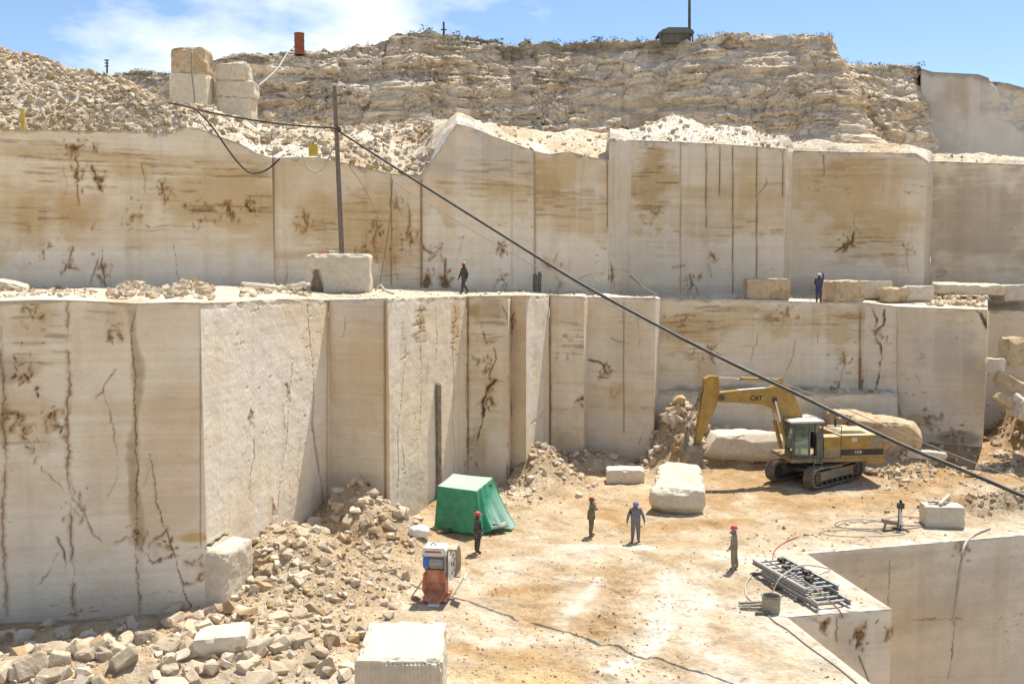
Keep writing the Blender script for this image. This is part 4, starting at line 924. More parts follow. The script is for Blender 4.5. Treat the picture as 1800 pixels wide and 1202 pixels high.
# pebbles all over the floor
n = 9500
u = RNG.random(n); py = 800 + 410 * u ** .8; pxs = RNG.uniform(380, 1810, n)
P = np.array([gnd(a, b) for a, b in zip(pxs, py)]); P[:, 2] = zf(P[:, 0], P[:, 1])
ok = ~behind_wall(P[:, 0], P[:, 1]) & ~in_poly(P[:, 0], P[:, 1], PIT) & (fbm(P[:, 0] * .5, P[:, 1] * .5, 0, 3, 401) > -.15) & (pit_dist(P[:, 0], P[:, 1]) > .5)
P = P[ok]
stuff_stones('gravel', P, .025 + .11 * RNG.random(len(P)) ** 4)

# rubble on the upper slope
def on_sheet(G, n, i0=0, i1=None, j0=0, j1=None):
    i1 = i1 or G.shape[0] - 1; j1 = j1 or G.shape[1] - 1
    a = RNG.uniform(i0, i1 - .001, n); b = RNG.uniform(j0, j1 - .001, n)
    i = a.astype(int); j = b.astype(int); f = (a - i)[:, None]; g = (b - j)[:, None]
    return (G[i, j] * (1 - f) + G[i + 1, j] * f) * (1 - g) + (G[i, j + 1] * (1 - f) + G[i + 1, j + 1] * f) * g
def icol(x, x0=-400, x1=2200, n=None):
    return int(np.clip((x - x0) / (x1 - x0) * (SLOPE_G.shape[0] - 1), 0, SLOPE_G.shape[0] - 2))
cand = [(on_sheet(SLOPE_G, 19000, icol(-260), icol(300), 2), .05, .62, 3.0, 'h'), (on_sheet(SLOPE_G, 1500, icol(300), icol(480), 2), .08, .6, 2.3, 'i'), (on_sheet(SLOPE_G, 5200, icol(470), icol(760), 2), .05, .6, 2.7, 'i'),
        (on_sheet(SLOPE_G, 500, icol(870), icol(1068), 2), .06, .4, 2.3, 'j'), (on_sheet(SLOPE_G, 900, icol(1110), icol(1390), 2), .08, .5, 2.2, 'j'), (on_sheet(SLOPE_G, 500, icol(1395), icol(1880), 3), .06, .35, 2.4, 'j')]
HL = dict(h=('pale stone on the big rubble hill at the top left', 'stones on the rubble hill'), i=('pale stone on the rubble slope behind the wooden pole', 'stones on the slope behind the pole'), j=('stone on the low rubble at the foot of the rock cliff', 'stones at the foot of the cliff'))
Pu = np.concatenate([c[0] for c in cand]); Su = np.concatenate([c[1] + (c[2] - c[1]) * RNG.random(len(c[0])) ** (c[3] * 4.6) for c in cand]); Ku = np.array(sum([[c[4]] * len(c[0]) for c in cand], []))
ux, uy = proj(Pu)
big = np.argsort(-(Su / Pu[:, 1]) * ((ux > -5) & (ux < 1805)))[:65]
isb = np.zeros(len(Pu), bool); isb[big] = True
for i in big:
    one_stone(Pu[i], Su[i], *HL[Ku[i]])
stuff_stones('rubble', Pu[~isb], Su[~isb])

# rubble on the middle bench and the low step
NL = LEDGE_G.shape[0]
def lcol(x): return int(np.clip((x + 400) / 2136 * (NL - 1), 0, NL - 2))
cl = [(on_sheet(LEDGE_G, 500, lcol(-60), lcol(170), 6, 30), .08, .5), (on_sheet(LEDGE_G, 420, lcol(190), lcol(280), 5, 24), .1, .75), (on_sheet(LEDGE_G, 420, lcol(290), lcol(375), 5, 24), .1, .8), (on_sheet(LEDGE_G, 260, lcol(420), lcol(545), 4, 24), .08, .5), (on_sheet(LEDGE_G, 600, lcol(545), lcol(1150), 2, 26), .05, .3),
      (on_sheet(LEDGE_G, 300, lcol(1150), lcol(1520), 2, 26), .05, .4), (on_sheet(LEDGE_G, 600, lcol(1600), lcol(1736), 4, 24), .08, .7), (on_sheet(STEP_G, 420, 0, 199, 2, 10), .08, .6)]
# two low heaps on the bench
Pl = np.concatenate([c[0] for c in cl]); Sl = np.concatenate([c[1] * .7 + (c[2] * .75 - c[1] * .7) * RNG.random(len(c[0])) ** 7 for c in cl])
lx, ly = proj(Pl)
for (hx, hw, hh) in ((235, 40, .55), (335, 45, .7), (490, 45, .35), (1690, 60, .8)):
    Pl[:, 2] += hh * np.clip(1 - np.abs(lx - hx) / hw, 0, 1) * np.clip(1 - np.abs(ly - 516) / 26, 0, 1) * RNG.uniform(.3, 1, len(Pl))
big = np.argsort(-(Sl / Pl[:, 1]) * ((lx > -5) & (lx < 1805)))[:45]
isb = np.zeros(len(Pl), bool); isb[big] = True
for i in big:
    one_stone(Pl[i], Sl[i], 'pale stone lying in the rubble along the middle bench or the low step', 'stones on the middle bench')
stuff_stones('rubble', Pl[~isb], Sl[~isb])

# scrub along the cliff top: small leaf faces in tufts
def scrub():
    cols = [0] * 0
    top = CLIFF_V[:, -4]; tx, ty = proj(top)
    wt = np.interp(tx, [150, 380, 430, 640, 690, 900, 930, 1160, 1240, 1330, 1480, 1620], [.9, .9, .8, .5, 1, 1, 1, .8, .5, .3, .5, .6])
    Vs, Cs = [], []
    for k in range(150):
        i = RNG.integers(1, len(top) - 1)
        if RNG.random() > wt[i]: continue
        c = top[i] + np.array((0, RNG.uniform(-.1, .9), -.05)); h = RNG.uniform(.12, .42); m = int(26 + 50 * h)
        q = c + RNG.normal(0, 1, (m, 3)) * np.array((h * .7, h * .6, h * .35)) + np.array((0, 0, h * .4))
        d = RNG.normal(0, 1, (m, 2, 3)) * h * .22
        t = np.stack([q, q + d[:, 0], q + d[:, 1]], 1)
        Vs.append(t.reshape(-1, 3)); g = RNG.uniform(.6, 1.3, (m, 1)) * np.array((.075, .085, .04) if RNG.random() < .7 else (.12, .10, .06)); Cs.append(np.repeat(g, 3, 0))
    V = np.concatenate(Vs)
    o = new_obj('scrub', np_mesh('scrub', V, np.arange(len(V), dtype=np.int32).reshape(-1, 3), M_STONES, np.concatenate(Cs))); tag(o, kind='stuff')
scrub()

# ------------------------------------------------------------------ quarried blocks
def block(name, loc, dims, rz, label, cat='stone block', mat=None, group=None, tilt=(0, 0), **kw):
    o = new_obj(name, rock_mesh(name, dims, mat or M_BLOCK, **kw))
    o.location = loc; o.rotation_euler = (tilt[0], tilt[1], rz)
    tag(o, label, cat, group)
    return o
def ledge_pt(px, Y):
    g = LEDGE_G[lcol(px)][2:]
    z = np.interp(Y, g[:, 1], g[:, 2])
    return np.array(((px - 900) / FPX * (Y * CP - (z - CAM[2]) * SP), Y, z))
def notch(P):
    m = (P[:, 0] < -.75) & (P[:, 2] < 1.25) & (P[:, 1] < .4)
    t = sstep(-.75, -.95, P[:, 0]) if False else np.clip((-.55 - .25 * P[:, 2] - P[:, 0]) / .3, 0, 1)
    Q = P.copy(); Q[:, 1] = np.where(m, P[:, 1] + (.95 - .35 * P[:, 2]) * t * (P[:, 1] < 0), P[:, 1])
    w = (P[:, 0] < -1.40 + .2 * P[:, 2]) & (P[:, 2] < 1.3)
    Q[:, 1] = np.where(w, P[:, 1], Q[:, 1])
    return Q
block('limestone_block', ledge_pt(597, 52.3) + np.array((0, 0, -.05)), (3.3, 2.2, 2.05), .06, 'large white block on the bench at the foot of the wooden pole, undercut at left', seed=1, e=14, rough=.05, warp=notch, res=.08)
block('limestone_block', ledge_pt(1347, 64.6) - np.array((0, 0, .04)), (2.75, 1.3, 1.3), -.04, 'ochre stained sawn block standing alone on the middle bench, left of the worker in blue', seed=2, e=40, rough=.03, mat=M_BLOCKO)
block('limestone_block', ledge_pt(1480, 64.4) - np.array((0, 0, .04)), (2.3, 1.6, 1.4), .35, 'brown faced sawn block right beside the worker in blue on the middle bench', seed=3, e=24, rough=.06, mat=M_BLOCKO)
block('limestone_block', ledge_pt(1537, 65.6) - np.array((0, 0, .04)), (1.95, 1.2, 1.15), -.03, 'pale smooth sawn block behind the dark rough boulder on the middle bench', seed=4, e=40, rough=.02)
block('rough_boulder', ledge_pt(1571, 64.2) - np.array((0, 0, .08)), (1.75, 1.3, 1.0), .1, 'dark weathered rough boulder in the row of blocks on the middle bench', 'boulder', seed=5, e=6, cuts=10, rough=.13, mat=M_BLOCKO, fr=2.0)
block('limestone_block', ledge_pt(1612, 64.2) - np.array((0, 0, .05)), (1.75, 1.1, .95), -.05, 'last pale sawn block at the right end of the block row on the middle bench', seed=6, e=20, rough=.04)
block('stone_slab', ledge_pt(1700, 66.5) + np.array((0, 0, .25)), (4.3, 1.5, .62), -.04, 'long flat slab with a bright white top on the middle bench at the right', 'stone slab', seed=7, e=30, rough=.05, tilt=(.10, .02))
block('stone_slab', at(1782, 527, 67.4), (2.3, 1.6, 1.05), .1, 'grey slab leaning behind the rubble at the right end of the middle bench', 'stone slab', seed=8, e=24, rough=.04, tilt=(0, -.05))
block('stone_slab', ledge_pt(18, 47.5), (1.5, .9, .35), .3, 'broken slab at the far left of the middle bench', 'stone slab', seed=9, e=10, rough=.06, tilt=(.15, .25))
for k, (x, yaw, ln) in enumerate(((470, .25, 2.2), (505, -.30, 2.4), (455, .1, 1.7), (520, -.8, 1.3))):
    p = ledge_pt(x, 47.2 + .35 * k)
    block('stone_plank', p + np.array((0, 0, .18 + .05 * k)), (ln, .34, .13), yaw, 'thin white offcut in the small stack left of the big white block', 'stone slab', group='stone offcuts on the middle bench', seed=20 + k, e=16, rough=.02, tilt=(.05, (-1) ** k * .09))
# stacked blocks on the upper bench
yb = 66.0
def upb(px0, px1, py0, py1, Y, depth, label, seed, mat=None, rz=0.0, e=22, rough=.06, extra=0.0, name='limestone_block'):
    c = at((px0 + px1) / 2, py1, Y); k = Y / FPX
    block(name, c - np.array((0, 0, extra)), ((px1 - px0) * k, depth, (py1 - py0) * k + extra), rz, label, seed=seed, mat=mat, e=e, rough=rough)
upb(307, 371, 135, 190, yb, 2.0, 'lower block of the tall two block stack on the upper bench', 31, extra=1.4, e=30, rough=.04)
upb(310, 368, 90, 135.5, yb, 1.8, 'upper weathered block of the tall two block stack on the upper bench', 32, M_BLOCKO, e=12, rough=.09)
upb(388, 447, 174, 204, yb + 1, 1.9, 'bottom block of the shorter three block stack, with a smooth pale front', 33, extra=1.2, e=18, rough=.05)
upb(386, 453, 146, 174.5, yb + 1, 1.9, 'middle block of the shorter three block stack on the upper bench', 34, e=9, rough=.09)
upb(383, 441, 115, 146.5, yb + 1, 1.7, 'rounded top block of the shorter three block stack on the upper bench', 35, e=7, rough=.10)
# behind and around the excavator
def warp_slab(P):
    P = P.copy(); P[:, 2] -= .10 * (P[:, 0]) ** 2 * .25 * (P[:, 2] < .5); return P
block('stone_slab', at(1300, 792, 59.4) - np.array((0, 0, .55)), (5.2, 2.4, 1.7), .02, 'long low rounded slab with dirt on top behind the excavator arm', 'stone slab', seed=41, e=7, cuts=7, rough=.08, fr=.8)
block('limestone_block', at(1490, 778, 60.2) - np.array((0, 0, .4)), (3.1, 1.5, 2.3), .12, 'rough reddish block behind the excavator cab, tilted', seed=42, e=14, cuts=9, rough=.12, mat=M_BLOCKO, tilt=(.1, .08))
block('stone_slab', at(1548, 772, 59.2) - np.array((0, 0, .6)), (4.2, 1.6, 1.9), -.12, 'big tilted slab with a white top right behind the excavator engine', 'stone slab', seed=43, e=14, cuts=8, rough=.10, mat=M_BLOCKO, tilt=(.18, .10))
block('rough_boulder', at(1420, 775, 60.4) - np.array((0, 0, .4)), (2.0, 1.2, 1.9), .4, 'pale pointed rock just left of the excavator cab roof', 'boulder', seed=44, e=6, cuts=12, rough=.14)
block('stone_slab', gz(1625, 806), (2.2, 1.0, .5), -.2, 'pale flat slab on the ground below the big grey face', 'stone slab', seed=45, e=12, cuts=8, rough=.08, tilt=(0, .1))
block('limestone_block', gz(1101, 850) + np.array((0, .65, -.08)), (2.15, 1.3, .85), -.03, 'small bright white block lying alone below the middle walls', seed=46, e=14, rough=.06)
def boulder_warp(P):
    P = P.copy(); t = (P[:, 1] + 2.6) / 5.2
    P[:, 0] *= 1.08 - .38 * t + .06 * np.sin(P[:, 1] * 1.7)
    under = np.clip((.75 - P[:, 2]) / .75, 0, 1)
    P[:, 0] *= 1 - .22 * under; P[:, 1] += .55 * under * (P[:, 1] < -1.2)
    return P
block('limestone_boulder', gz(1192, 905) + np.array((.5, 2.9, -.02)), (2.65, 5.8, 1.55), -.16, 'big white rough boulder held under the excavator arm', 'boulder', seed=47, e=9, cuts=6, rough=.13, warp=boulder_warp, fr=.9, tilt=(.11, 0))
block('limestone_block', gz(1663, 927) + np.array((0, .5, -.03)), (1.8, 1.05, 1.02), -.10, 'squared pale block on the platform with pieces of stone on top', seed=48, e=40, rough=.025)
block('limestone_block', gnd(700, 1160, 2.0) * np.array((1, 1, 0)) + np.array((-.02, 1.45, -.02)), (2.32, 2.95, 2.02), .02, 'large foreground block with a rough white top and drill grooves down its front', seed=49, e=26, rough=.05, fluted=.11, res=.035)
block('limestone_block', gz(384, 1150) + np.array((.02, .55, -.02)), (1.62, 1.05, .58), .14, 'small squared block with a white top among the boulders, bottom left', seed=50, e=16, rough=.04, tilt=(.06, -.06))
pc = at(352, 1090, 35.0)
block('limestone_block', (pc[0] + .55, 36.1, -.1), (1.25, 2.3, 2.35), -.2, 'cracked block broken loose at the foot of the lower left wall corner', seed=51, e=12, rough=.06, tilt=(0, .05))
# collapse at the right edge
block('stone_slab', at(1795, 695, 58.6), (3.6, 2.0, .8), -.45, 'large tilted slab in the collapse at the right edge', 'stone slab', seed=52, e=30, cuts=6, rough=.06, tilt=(0, .42), mat=M_BLOCKO)
block('stone_slab', at(1772, 720, 58.2), (2.6, 1.4, .5), .3, 'lower broken slab in the collapse at the right edge', 'stone slab', seed=53, e=24, cuts=6, rough=.07, tilt=(.2, .6), mat=M_BLOCKO)
block('rough_boulder', at(1778, 640, 60.0), (1.6, 1.2, 1.7), .5, 'upright rough rock on top of the collapse at the right edge', 'boulder', seed=54, e=8, cuts=14, rough=.16, mat=M_BLOCKO)
block('rough_boulder', at(1750, 655, 59.4), (1.2, 1.0, .9), .9, 'pale rock beside the end of the big grey face', 'boulder', seed=55, e=10, cuts=10, rough=.1)
block('rough_boulder', at(1793, 735, 57.6), (1.2, 1.4, 1.3), .2, 'pale block lowest in the collapse at the right edge', 'boulder', seed=56, e=12, cuts=9, rough=.1, tilt=(.3, .2))

# ------------------------------------------------------------------ building kit for made things
class MB:
    def __init__(s): s.bm = bmesh.new()
    def _xf(s, verts, M):
        if M is not None: bmesh.ops.transform(s.bm, matrix=M, verts=verts)
    def box(s, c, d, M=None, rot=None, bevel=0.0):
        r = bmesh.ops.create_cube(s.bm, size=1.0); vs = r['verts']
        bmesh.ops.scale(s.bm, vec=d, verts=vs)
        if bevel > 0:
            es = list({e for v in vs for e in v.link_edges})
            q = bmesh.ops.bevel(s.bm, geom=es, offset=bevel, segments=2, affect='EDGES', profile=.6)
            vs = list({v for f in q['faces'] for v in f.verts} | {v for v in vs if v.is_valid})
        if rot is not None: bmesh.ops.rotate(s.bm, cent=(0, 0, 0), matrix=rot, verts=vs)
        bmesh.ops.translate(s.bm, vec=c, verts=vs)
        s._xf(vs, M); return s
    def cyl(s, a, b, r, r2=None, seg=16, cap=True, M=None):
        a, b = Vector(a), Vector(b); d = b - a
        q = bmesh.ops.create_cone(s.bm, cap_ends=cap, cap_tris=False, segments=seg, radius1=r, radius2=r if r2 is None else r2, depth=d.length)
        vs = q['verts']
        bmesh.ops.rotate(s.bm, cent=(0, 0, 0), matrix=d.to_track_quat('Z', 'Y').to_matrix(), verts=vs)
        bmesh.ops.translate(s.bm, vec=(a + b) / 2, verts=vs)
        s._xf(vs, M); return s
    def prism(s, pts, y0, y1, M=None, bevel=0.0):
        """outline in the x-z plane, pulled along y"""
        a = [s.bm.verts.new((p[0], y0, p[1])) for p in pts]; b = [s.bm.verts.new((p[0], y1, p[1])) for p in pts]
        n = len(pts); fs = [s.bm.faces.new(a), s.bm.faces.new(b[::-1])]
        for i in range(n): fs.append(s.bm.faces.new((a[i], b[i], b[(i + 1) % n], a[(i + 1) % n])))
        bmesh.ops.recalc_face_normals(s.bm, faces=fs)
        vs = a + b
        if bevel > 0:
            es = list({e for v in vs for e in v.link_edges})
            q = bmesh.ops.bevel(s.bm, geom=es, offset=bevel, segments=2, affect='EDGES', profile=.6)
            vs = list({v for f in q['faces'] for v in f.verts} | {v for v in vs if v.is_valid})
        s._xf(vs, M); return s
    def tube(s, pts, r, seg=8, closed=False):
        pts = [Vector(p) for p in pts]; n = len(pts); rings = []
        up = Vector((0, 0, 1))
        for i, p in enumerate(pts):
            t = (pts[min(i + 1, n - 1)] - pts[max(i - 1, 0)]).normalized()
            u = t.cross(up)
            if u.length < 1e-3: u = t.cross(Vector((1, 0, 0)))
            u.normalize(); v = u.cross(t)
            rr_ = r[i] if isinstance(r, (list, tuple)) else r
            rings.append([s.bm.verts.new(p + (u * math.cos(k * 2 * math.pi / seg) + v * math.sin(k * 2 * math.pi / seg)) * rr_) for k in range(seg)])
        for i in range(n - 1):
            for k in range(seg):
                f = s.bm.faces.new((rings[i][k], rings[i][(k + 1) % seg], rings[i + 1][(k + 1) % seg], rings[i + 1][k])); f.smooth = True
        s.bm.faces.new(rings[0][::-1]); s.bm.faces.new(rings[-1])
        return s
    def faces(s, V, F):
        vs = [s.bm.verts.new(v) for v in V]
        for f in F: s.bm.faces.new([vs[i] for i in f])
        return s
    def build(s, name, mat, parent=None, smooth_angle=None):
        me = bpy.data.meshes.new(name)
        bmesh.ops.recalc_face_normals(s.bm, faces=s.bm.faces)
        s.bm.to_mesh(me); s.bm.free(); me.materials.append(mat)
        return new_obj(name, me, parent)
def text_mesh(name, txt, size, mat, parent, M, extrude=.004, bold=.0):
    cu = bpy.data.curves.new(name, 'FONT'); cu.body = txt; cu.size = size; cu.extrude = extrude; cu.offset = bold; cu.align_x = 'CENTER'; cu.align_y = 'CENTER'
    to = bpy.data.objects.new(name, cu); COL.objects.link(to)
    dg = bpy.context.evaluated_depsgraph_get()
    me = bpy.data.meshes.new_from_object(to.evaluated_get(dg))
    bpy.data.objects.remove(to)
    me.materials.clear(); me.materials.append(mat)
    me.transform(M)
    return new_obj(name, me, parent)
DUST = (.46, .36, .22)
M_YEL = plain_mat('yellow machine paint', (.43, .25, .03), .6, var=.4, scale=2.6, dirt=(.30, .21, .10), dirt_amt=.65)
M_YEL2 = plain_mat('dusty brown panel', (.27, .19, .085), .7, var=.3, scale=2.5, dirt=DUST, dirt_amt=.5)
M_HOOD = plain_mat('dusty hood', (.52, .44, .30), .7, var=.25, scale=2.0, dirt=(.40, .27, .07), dirt_amt=.6)
M_BLACK = plain_mat('black paint', (.022, .021, .022), .55, var=.3, scale=3, dirt=(.13, .10, .07), dirt_amt=.35)
M_STEEL = plain_mat('dusty steel', (.20, .175, .145), .6, .35, var=.35, scale=5, dirt=DUST, dirt_amt=.7)
M_TRACK = plain_mat('track steel', (.19, .165, .135), .55, .3, var=.4, scale=5, dirt=(.40, .31, .2), dirt_amt=.75)
M_DARK = plain_mat('dark greasy steel', (.055, .05, .045), .6, .2, var=.4, scale=5, dirt=(.25, .19, .12), dirt_amt=.4)
M_CHROME = plain_mat('piston rod', (.62, .60, .56), .25, .9, var=.1)
M_WHITEP = plain_mat('white paint', (.74, .72, .66), .6, var=.15, scale=4, dirt=(.5, .42, .3), dirt_amt=.4)
M_CABFR = plain_mat('cab frame', (.07, .085, .075), .5, var=.3, scale=4, dirt=(.3, .25, .17), dirt_amt=.5)
M_GRILLE = plain_mat('grey grille', (.33, .30, .25), .6, .2, var=.35, scale=14, dirt=DUST, dirt_amt=.6)
M_GREY = plain_mat('grey galvanised', (.36, .37, .37), .5, .4, var=.25, scale=5, dirt=(.42, .35, .25), dirt_amt=.5)
M_WOOD = plain_mat('weathered pole', (.16, .13, .10), .85, var=.35, scale=6, dirt=(.26, .22, .17), dirt_amt=.5)
M_RUBBER = plain_mat('black cable', (.03, .028, .026), .55, var=.3, scale=3, dirt=(.16, .13, .1), dirt_amt=.5)
M_HOSE = plain_mat('white hose', (.52, .48, .41), .6, var=.25, scale=4, dirt=(.38, .3, .2), dirt_amt=.6)
M_HOSEG = plain_mat('grey hose', (.24, .215, .18), .6, var=.25, scale=4, dirt=(.4, .32, .22), dirt_amt=.6)
M_ORANGE = plain_mat('orange paint', (.55, .17, .075), .65, var=.3, scale=4, dirt=(.60, .42, .30), dirt_amt=.9)
M_RUSTY = plain_mat('rusty drum', (.30, .085, .03), .75, var=.4, scale=5, dirt=(.16, .07, .04), dirt_amt=.6)
M_BLUE = plain_mat('blue motor paint', (.03, .15, .50), .5, var=.25, scale=5, dirt=(.3, .3, .32), dirt_amt=.35)
M_RED = plain_mat('red paint', (.42, .04, .03), .5, var=.25, scale=4, dirt=(.5, .35, .25), dirt_amt=.35)
M_YELP = plain_mat('yellow sign paint', (.55, .40, .04), .6, var=.3, scale=4, dirt=(.4, .3, .15), dirt_amt=.4)
M_SHED = plain_mat('grey sheeting', (.115, .125, .115), .8, var=.35, scale=3, dirt=(.2, .17, .13), dirt_amt=.5)
def glass_mat():
    m = bpy.data.materials.new('cab glass'); m.use_nodes = True; nt = m.node_tree; nt.nodes.clear()
    o = nd(nt, 'ShaderNodeOutputMaterial'); g = nd(nt, 'ShaderNodeBsdfGlossy', Roughness=.06); g.inputs['Color'].default_value = (.8, .9, .88, 1)
    t = nd(nt, 'ShaderNodeBsdfTransparent'); t.inputs['Color'].default_value = (.62, .78, .72, 1); d = nd(nt, 'ShaderNodeBsdfDiffuse'); d.inputs['Color'].default_value = (.30, .34, .29, 1)
    n = nd(nt, 'ShaderNodeTexNoise', Scale=3.0, Detail=5.0); tc = nd(nt, 'ShaderNodeTexCoord'); nt.links.new(tc.outputs['Object'], n.inputs['Vector'])
    r = nd(nt, 'ShaderNodeMapRange'); r.inputs['From Min'].default_value = .35; r.inputs['From Max'].default_value = .75; r.inputs['To Min'].default_value = .12; r.inputs['To Max'].default_value = .5; nt.links.new(n.outputs['Fac'], r.inputs['Value'])
    m1 = nd(nt, 'ShaderNodeMixShader', Fac=.16); m2 = nd(nt, 'ShaderNodeMixShader')
    nt.links.new(t.outputs[0], m1.inputs[1]); nt.links.new(g.outputs[0], m1.inputs[2]); nt.links.new(r.outputs[0], m2.inputs[0]); nt.links.new(m1.outputs[0], m2.inputs[1]); nt.links.new(d.outputs[0], m2.inputs[2])
    nt.links.new(m2.outputs[0], o.inputs['Surface']); return m
M_GLASS = glass_mat()

# ------------------------------------------------------------------ excavator
EX, EY = 17.3, 56.1
ex_z = float(np.max(zf(np.array([16., 20, 14, 17.3, 18]), np.array([53.5, 57, 54.6, 56, 58])))) - .05
ex = empty('excavator', (EX, EY, ex_z), math.pi + math.radians(7))
tag(ex, 'yellow crawler excavator with its arm lowered on to a white boulder', 'excavator')
TR = Matrix.Rotation(math.radians(33), 4, 'Z')
def track(side):
    """one crawler: belt of shoes with grousers round idler, sprocket and rollers"""
    yc = side * 1.25; w = .31
    m = MB(); path = []
    zr, R, xl = .50, .48, 2.05
    n1 = 22
    for k in range(n1): path.append((-xl + 2 * xl * k / n1, zr + R, 0))
    for k in range(12): a = math.pi / 2 - math.pi * k / 12; path.append((xl + R * math.cos(a), zr + R * math.sin(a), 0))
    for k in range(n1): path.append((xl - 2 * xl * k / n1, zr - R, 0))
    for k in range(12): a = -math.pi / 2 - math.pi * k / 12; path.append((-xl + R * math.cos(a), zr + R * math.sin(a), 0))
    n = len(path)
    for i in range(n):
        p, q = path[i], path[(i + 1) % n]
        c = ((p[0] + q[0]) / 2, yc, (p[1] + q[1]) / 2); ang = math.atan2(q[1] - p[1], q[0] - p[0]); ln = math.hypot(q[0] - p[0], q[1] - p[1])
        rot = Matrix.Rotation(-ang, 3, 'Y')
        m.box(c, (ln * .93, w * 2, .05), M=TR, rot=rot)
        g = rot @ Vector((0, 0, .045))
        m.box((c[0] + g.x, c[1], c[2] + g.z), (.03, w * 2, .055), M=TR, rot=rot)
    tr = m.build('track', M_TRACK, ex)
    m = MB()
    m.prism([(-xl, .25), (xl, .25), (xl + .1, .5), (xl - .1, .78), (-xl + .1, .78), (-xl - .1, .5)], yc - .2, yc + .2, M=TR, bevel=.03)
    m.box((0, yc, .86), (1.2, .3, .08), M=TR)
    m.build('track_frame', M_STEEL, tr)
    for x, nm in ((xl, 'idler'), (-xl, 'sprocket')):
        m = MB(); m.cyl((x, yc - .22, zr), (x, yc + .22, zr), R - .06, seg=24, M=TR); m.cyl((x, yc - .27, zr), (x, yc + .27, zr), .2, seg=16, M=TR); m.build(nm, M_DARK, tr)
    for k in range(7):
        x = -1.55 + k * .52; m = MB(); m.cyl((x, yc - .24, .16), (x, yc + .24, .16), .12, seg=12, M=TR); m.build('roller', M_DARK, tr)
track(1); track(-1)
m = MB(); m.box((0, 0, .72), (1.9, 2.0, .42), M=TR, bevel=.05); m.box((1.0, 0, .62), (.5, 2.3, .26), M=TR); m.box((-1.0, 0, .62), (.5, 2.3, .26), M=TR); m.cyl((0, 0, .9), (0, 0, 1.2), .72, seg=28); m.build('undercarriage_frame', M_DARK, ex)
m = MB(); m.prism([(-3.15, 1.18), (2.0, 1.18), (2.05, 1.42), (-3.2, 1.42)], -1.45, 1.45, bevel=.03); m.build('deck', M_YEL2, ex)
m = MB(); m.prism([(-3.42, 1.05), (-2.35, 1.05), (-2.35, 2.3), (-3.3, 2.45), (-3.5, 2.2)], -1.42, 1.42, bevel=.08); m.build('counterweight', M_YEL, ex)
m = MB(); m.prism([(-3.36, 1.425), (-.85, 1.425), (-.85, 2.62), (-3.36, 2.62)], -1.45, 1.47, bevel=.03); eng = m.build('engine_house', M_YEL, ex)
m = MB(); m.prism([(-3.37, 2.625), (-.84, 2.625), (-.84, 2.68), (-3.37, 2.68)], -1.46, 1.48, bevel=.01); m.prism([(-2.7, 2.68), (-.95, 2.68), (-1.1, 2.86), (-2.2, 2.84)], -1.0, .9, bevel=.04); m.build('hood', M_HOOD, eng)
m = MB(); m.box((-2.1, 1.474, 1.72), (2.5, .014, .34)); st = m.build('stripe', M_BLACK, eng)
TM = lambda x, y, z: Matrix(((-1, 0, 0, x), (0, 0, 1, y), (0, 1, 0, z), (0, 0, 0, 1)))
text_mesh('lettering', '235B', .22, M_WHITEP, st, TM(-1.85, 1.484, 1.73))
m = MB(); m.box((-2.88, 1.476, 2.26), (.72, .012, .5)); gr = m.build('grille', M_GRILLE, eng)
for k in range(7):
    m = MB(); m.box((-2.88, 1.486, 2.06 + k * .066), (.70, .012, .02)); m.build('slat', M_STEEL, gr)
m = MB(); m.box((-1.62, 1.476, 2.42), (.30, .012, .2)); em = m.build('emblem', M_WHITEP, eng)
text_mesh('lettering', 'CAT', .11, M_YEL, em, TM(-1.62, 1.484, 2.42), bold=.003)
m = MB(); m.box((-.35, 1.02, 2.0), (.98, .86, 1.14), bevel=.02); sb = m.build('side_box', M_YEL, ex)
m = MB(); m.box((-.35, 1.456, 1.74), (.94, .014, .6)); m.build('lower_panel', M_YEL2, sb)
m = MB(); m.box((-.35, 1.02, 2.59), (1.0, .88, .03)); m.build('box_lid', M_HOOD, sb)
m = MB(); m.tube([(-.85, 1.45, 1.45), (-.85, 1.45, 3.18), (-.85, 1.0, 3.18)], .022); m.tube([(-.85, 1.45, 3.18), (.1, 1.45, 3.22)], .018); m.build('handrail', M_DARK, ex)
m = MB(); m.tube([(-1.4, -.5, 2.7), (-1.4, -.5, 3.25), (-1.5, -.5, 3.35)], .07, 10); m.build('exhaust_pipe', M_DARK, ex)
# cab: posts, panels, glass, roof, seat
cx0, cx1, cy0, cy1, cz0, cz1 = .2, 1.95, .40, 1.47, 1.42, 3.42
m = MB()
for (x, y) in ((cx0, cy0), (cx0, cy1), (cx1 - .05, cy0), (cx1 - .05, cy1), (.95, cy1)):
    m.box((x + .04, y - .04 if y > 1 else y + .04, (cz0 + cz1) / 2), (.09, .09, cz1 - cz0))
m.box(((cx0 + cx1) / 2, cy1 - .04, cz0 + .06), (cx1 - cx0, .08, .14)); m.box(((cx0 + cx1) / 2, cy1 - .04, cz1 - .07), (cx1 - cx0 + .1, .08, .12)); m.box(((cx0 + cx1) / 2, cy0 + .04, cz1 - .07), (cx1 - cx0, .08, .12)); m.box((cx1, (cy0 + cy1) / 2, cz1 - .07), (.09, cy1 - cy0, .12))
m.box((cx1, (cy0 + cy1) / 2, cz0 + .2), (.07, cy1 - cy0, .45)); m.box((cx0 + .02, (cy0 + cy1) / 2, cz0 + .6), (.06, cy1 - cy0, 1.2)); m.box(((cx0 + cx1) / 2, (cy0 + cy1) / 2, cz0 + .03), (cx1 - cx0, cy1 - cy0, .05))
cabo = m.build('cab', M_CABFR, ex)
m = MB(); m.prism([(cx0 - .08, cz1), (cx1 + .1, cz1), (cx1 + .02, cz1 + .10), (cx0, cz1 + .12)], cy0 - .05, cy1 + .05, bevel=.03); m.build('roof', M_WHITEP, cabo)
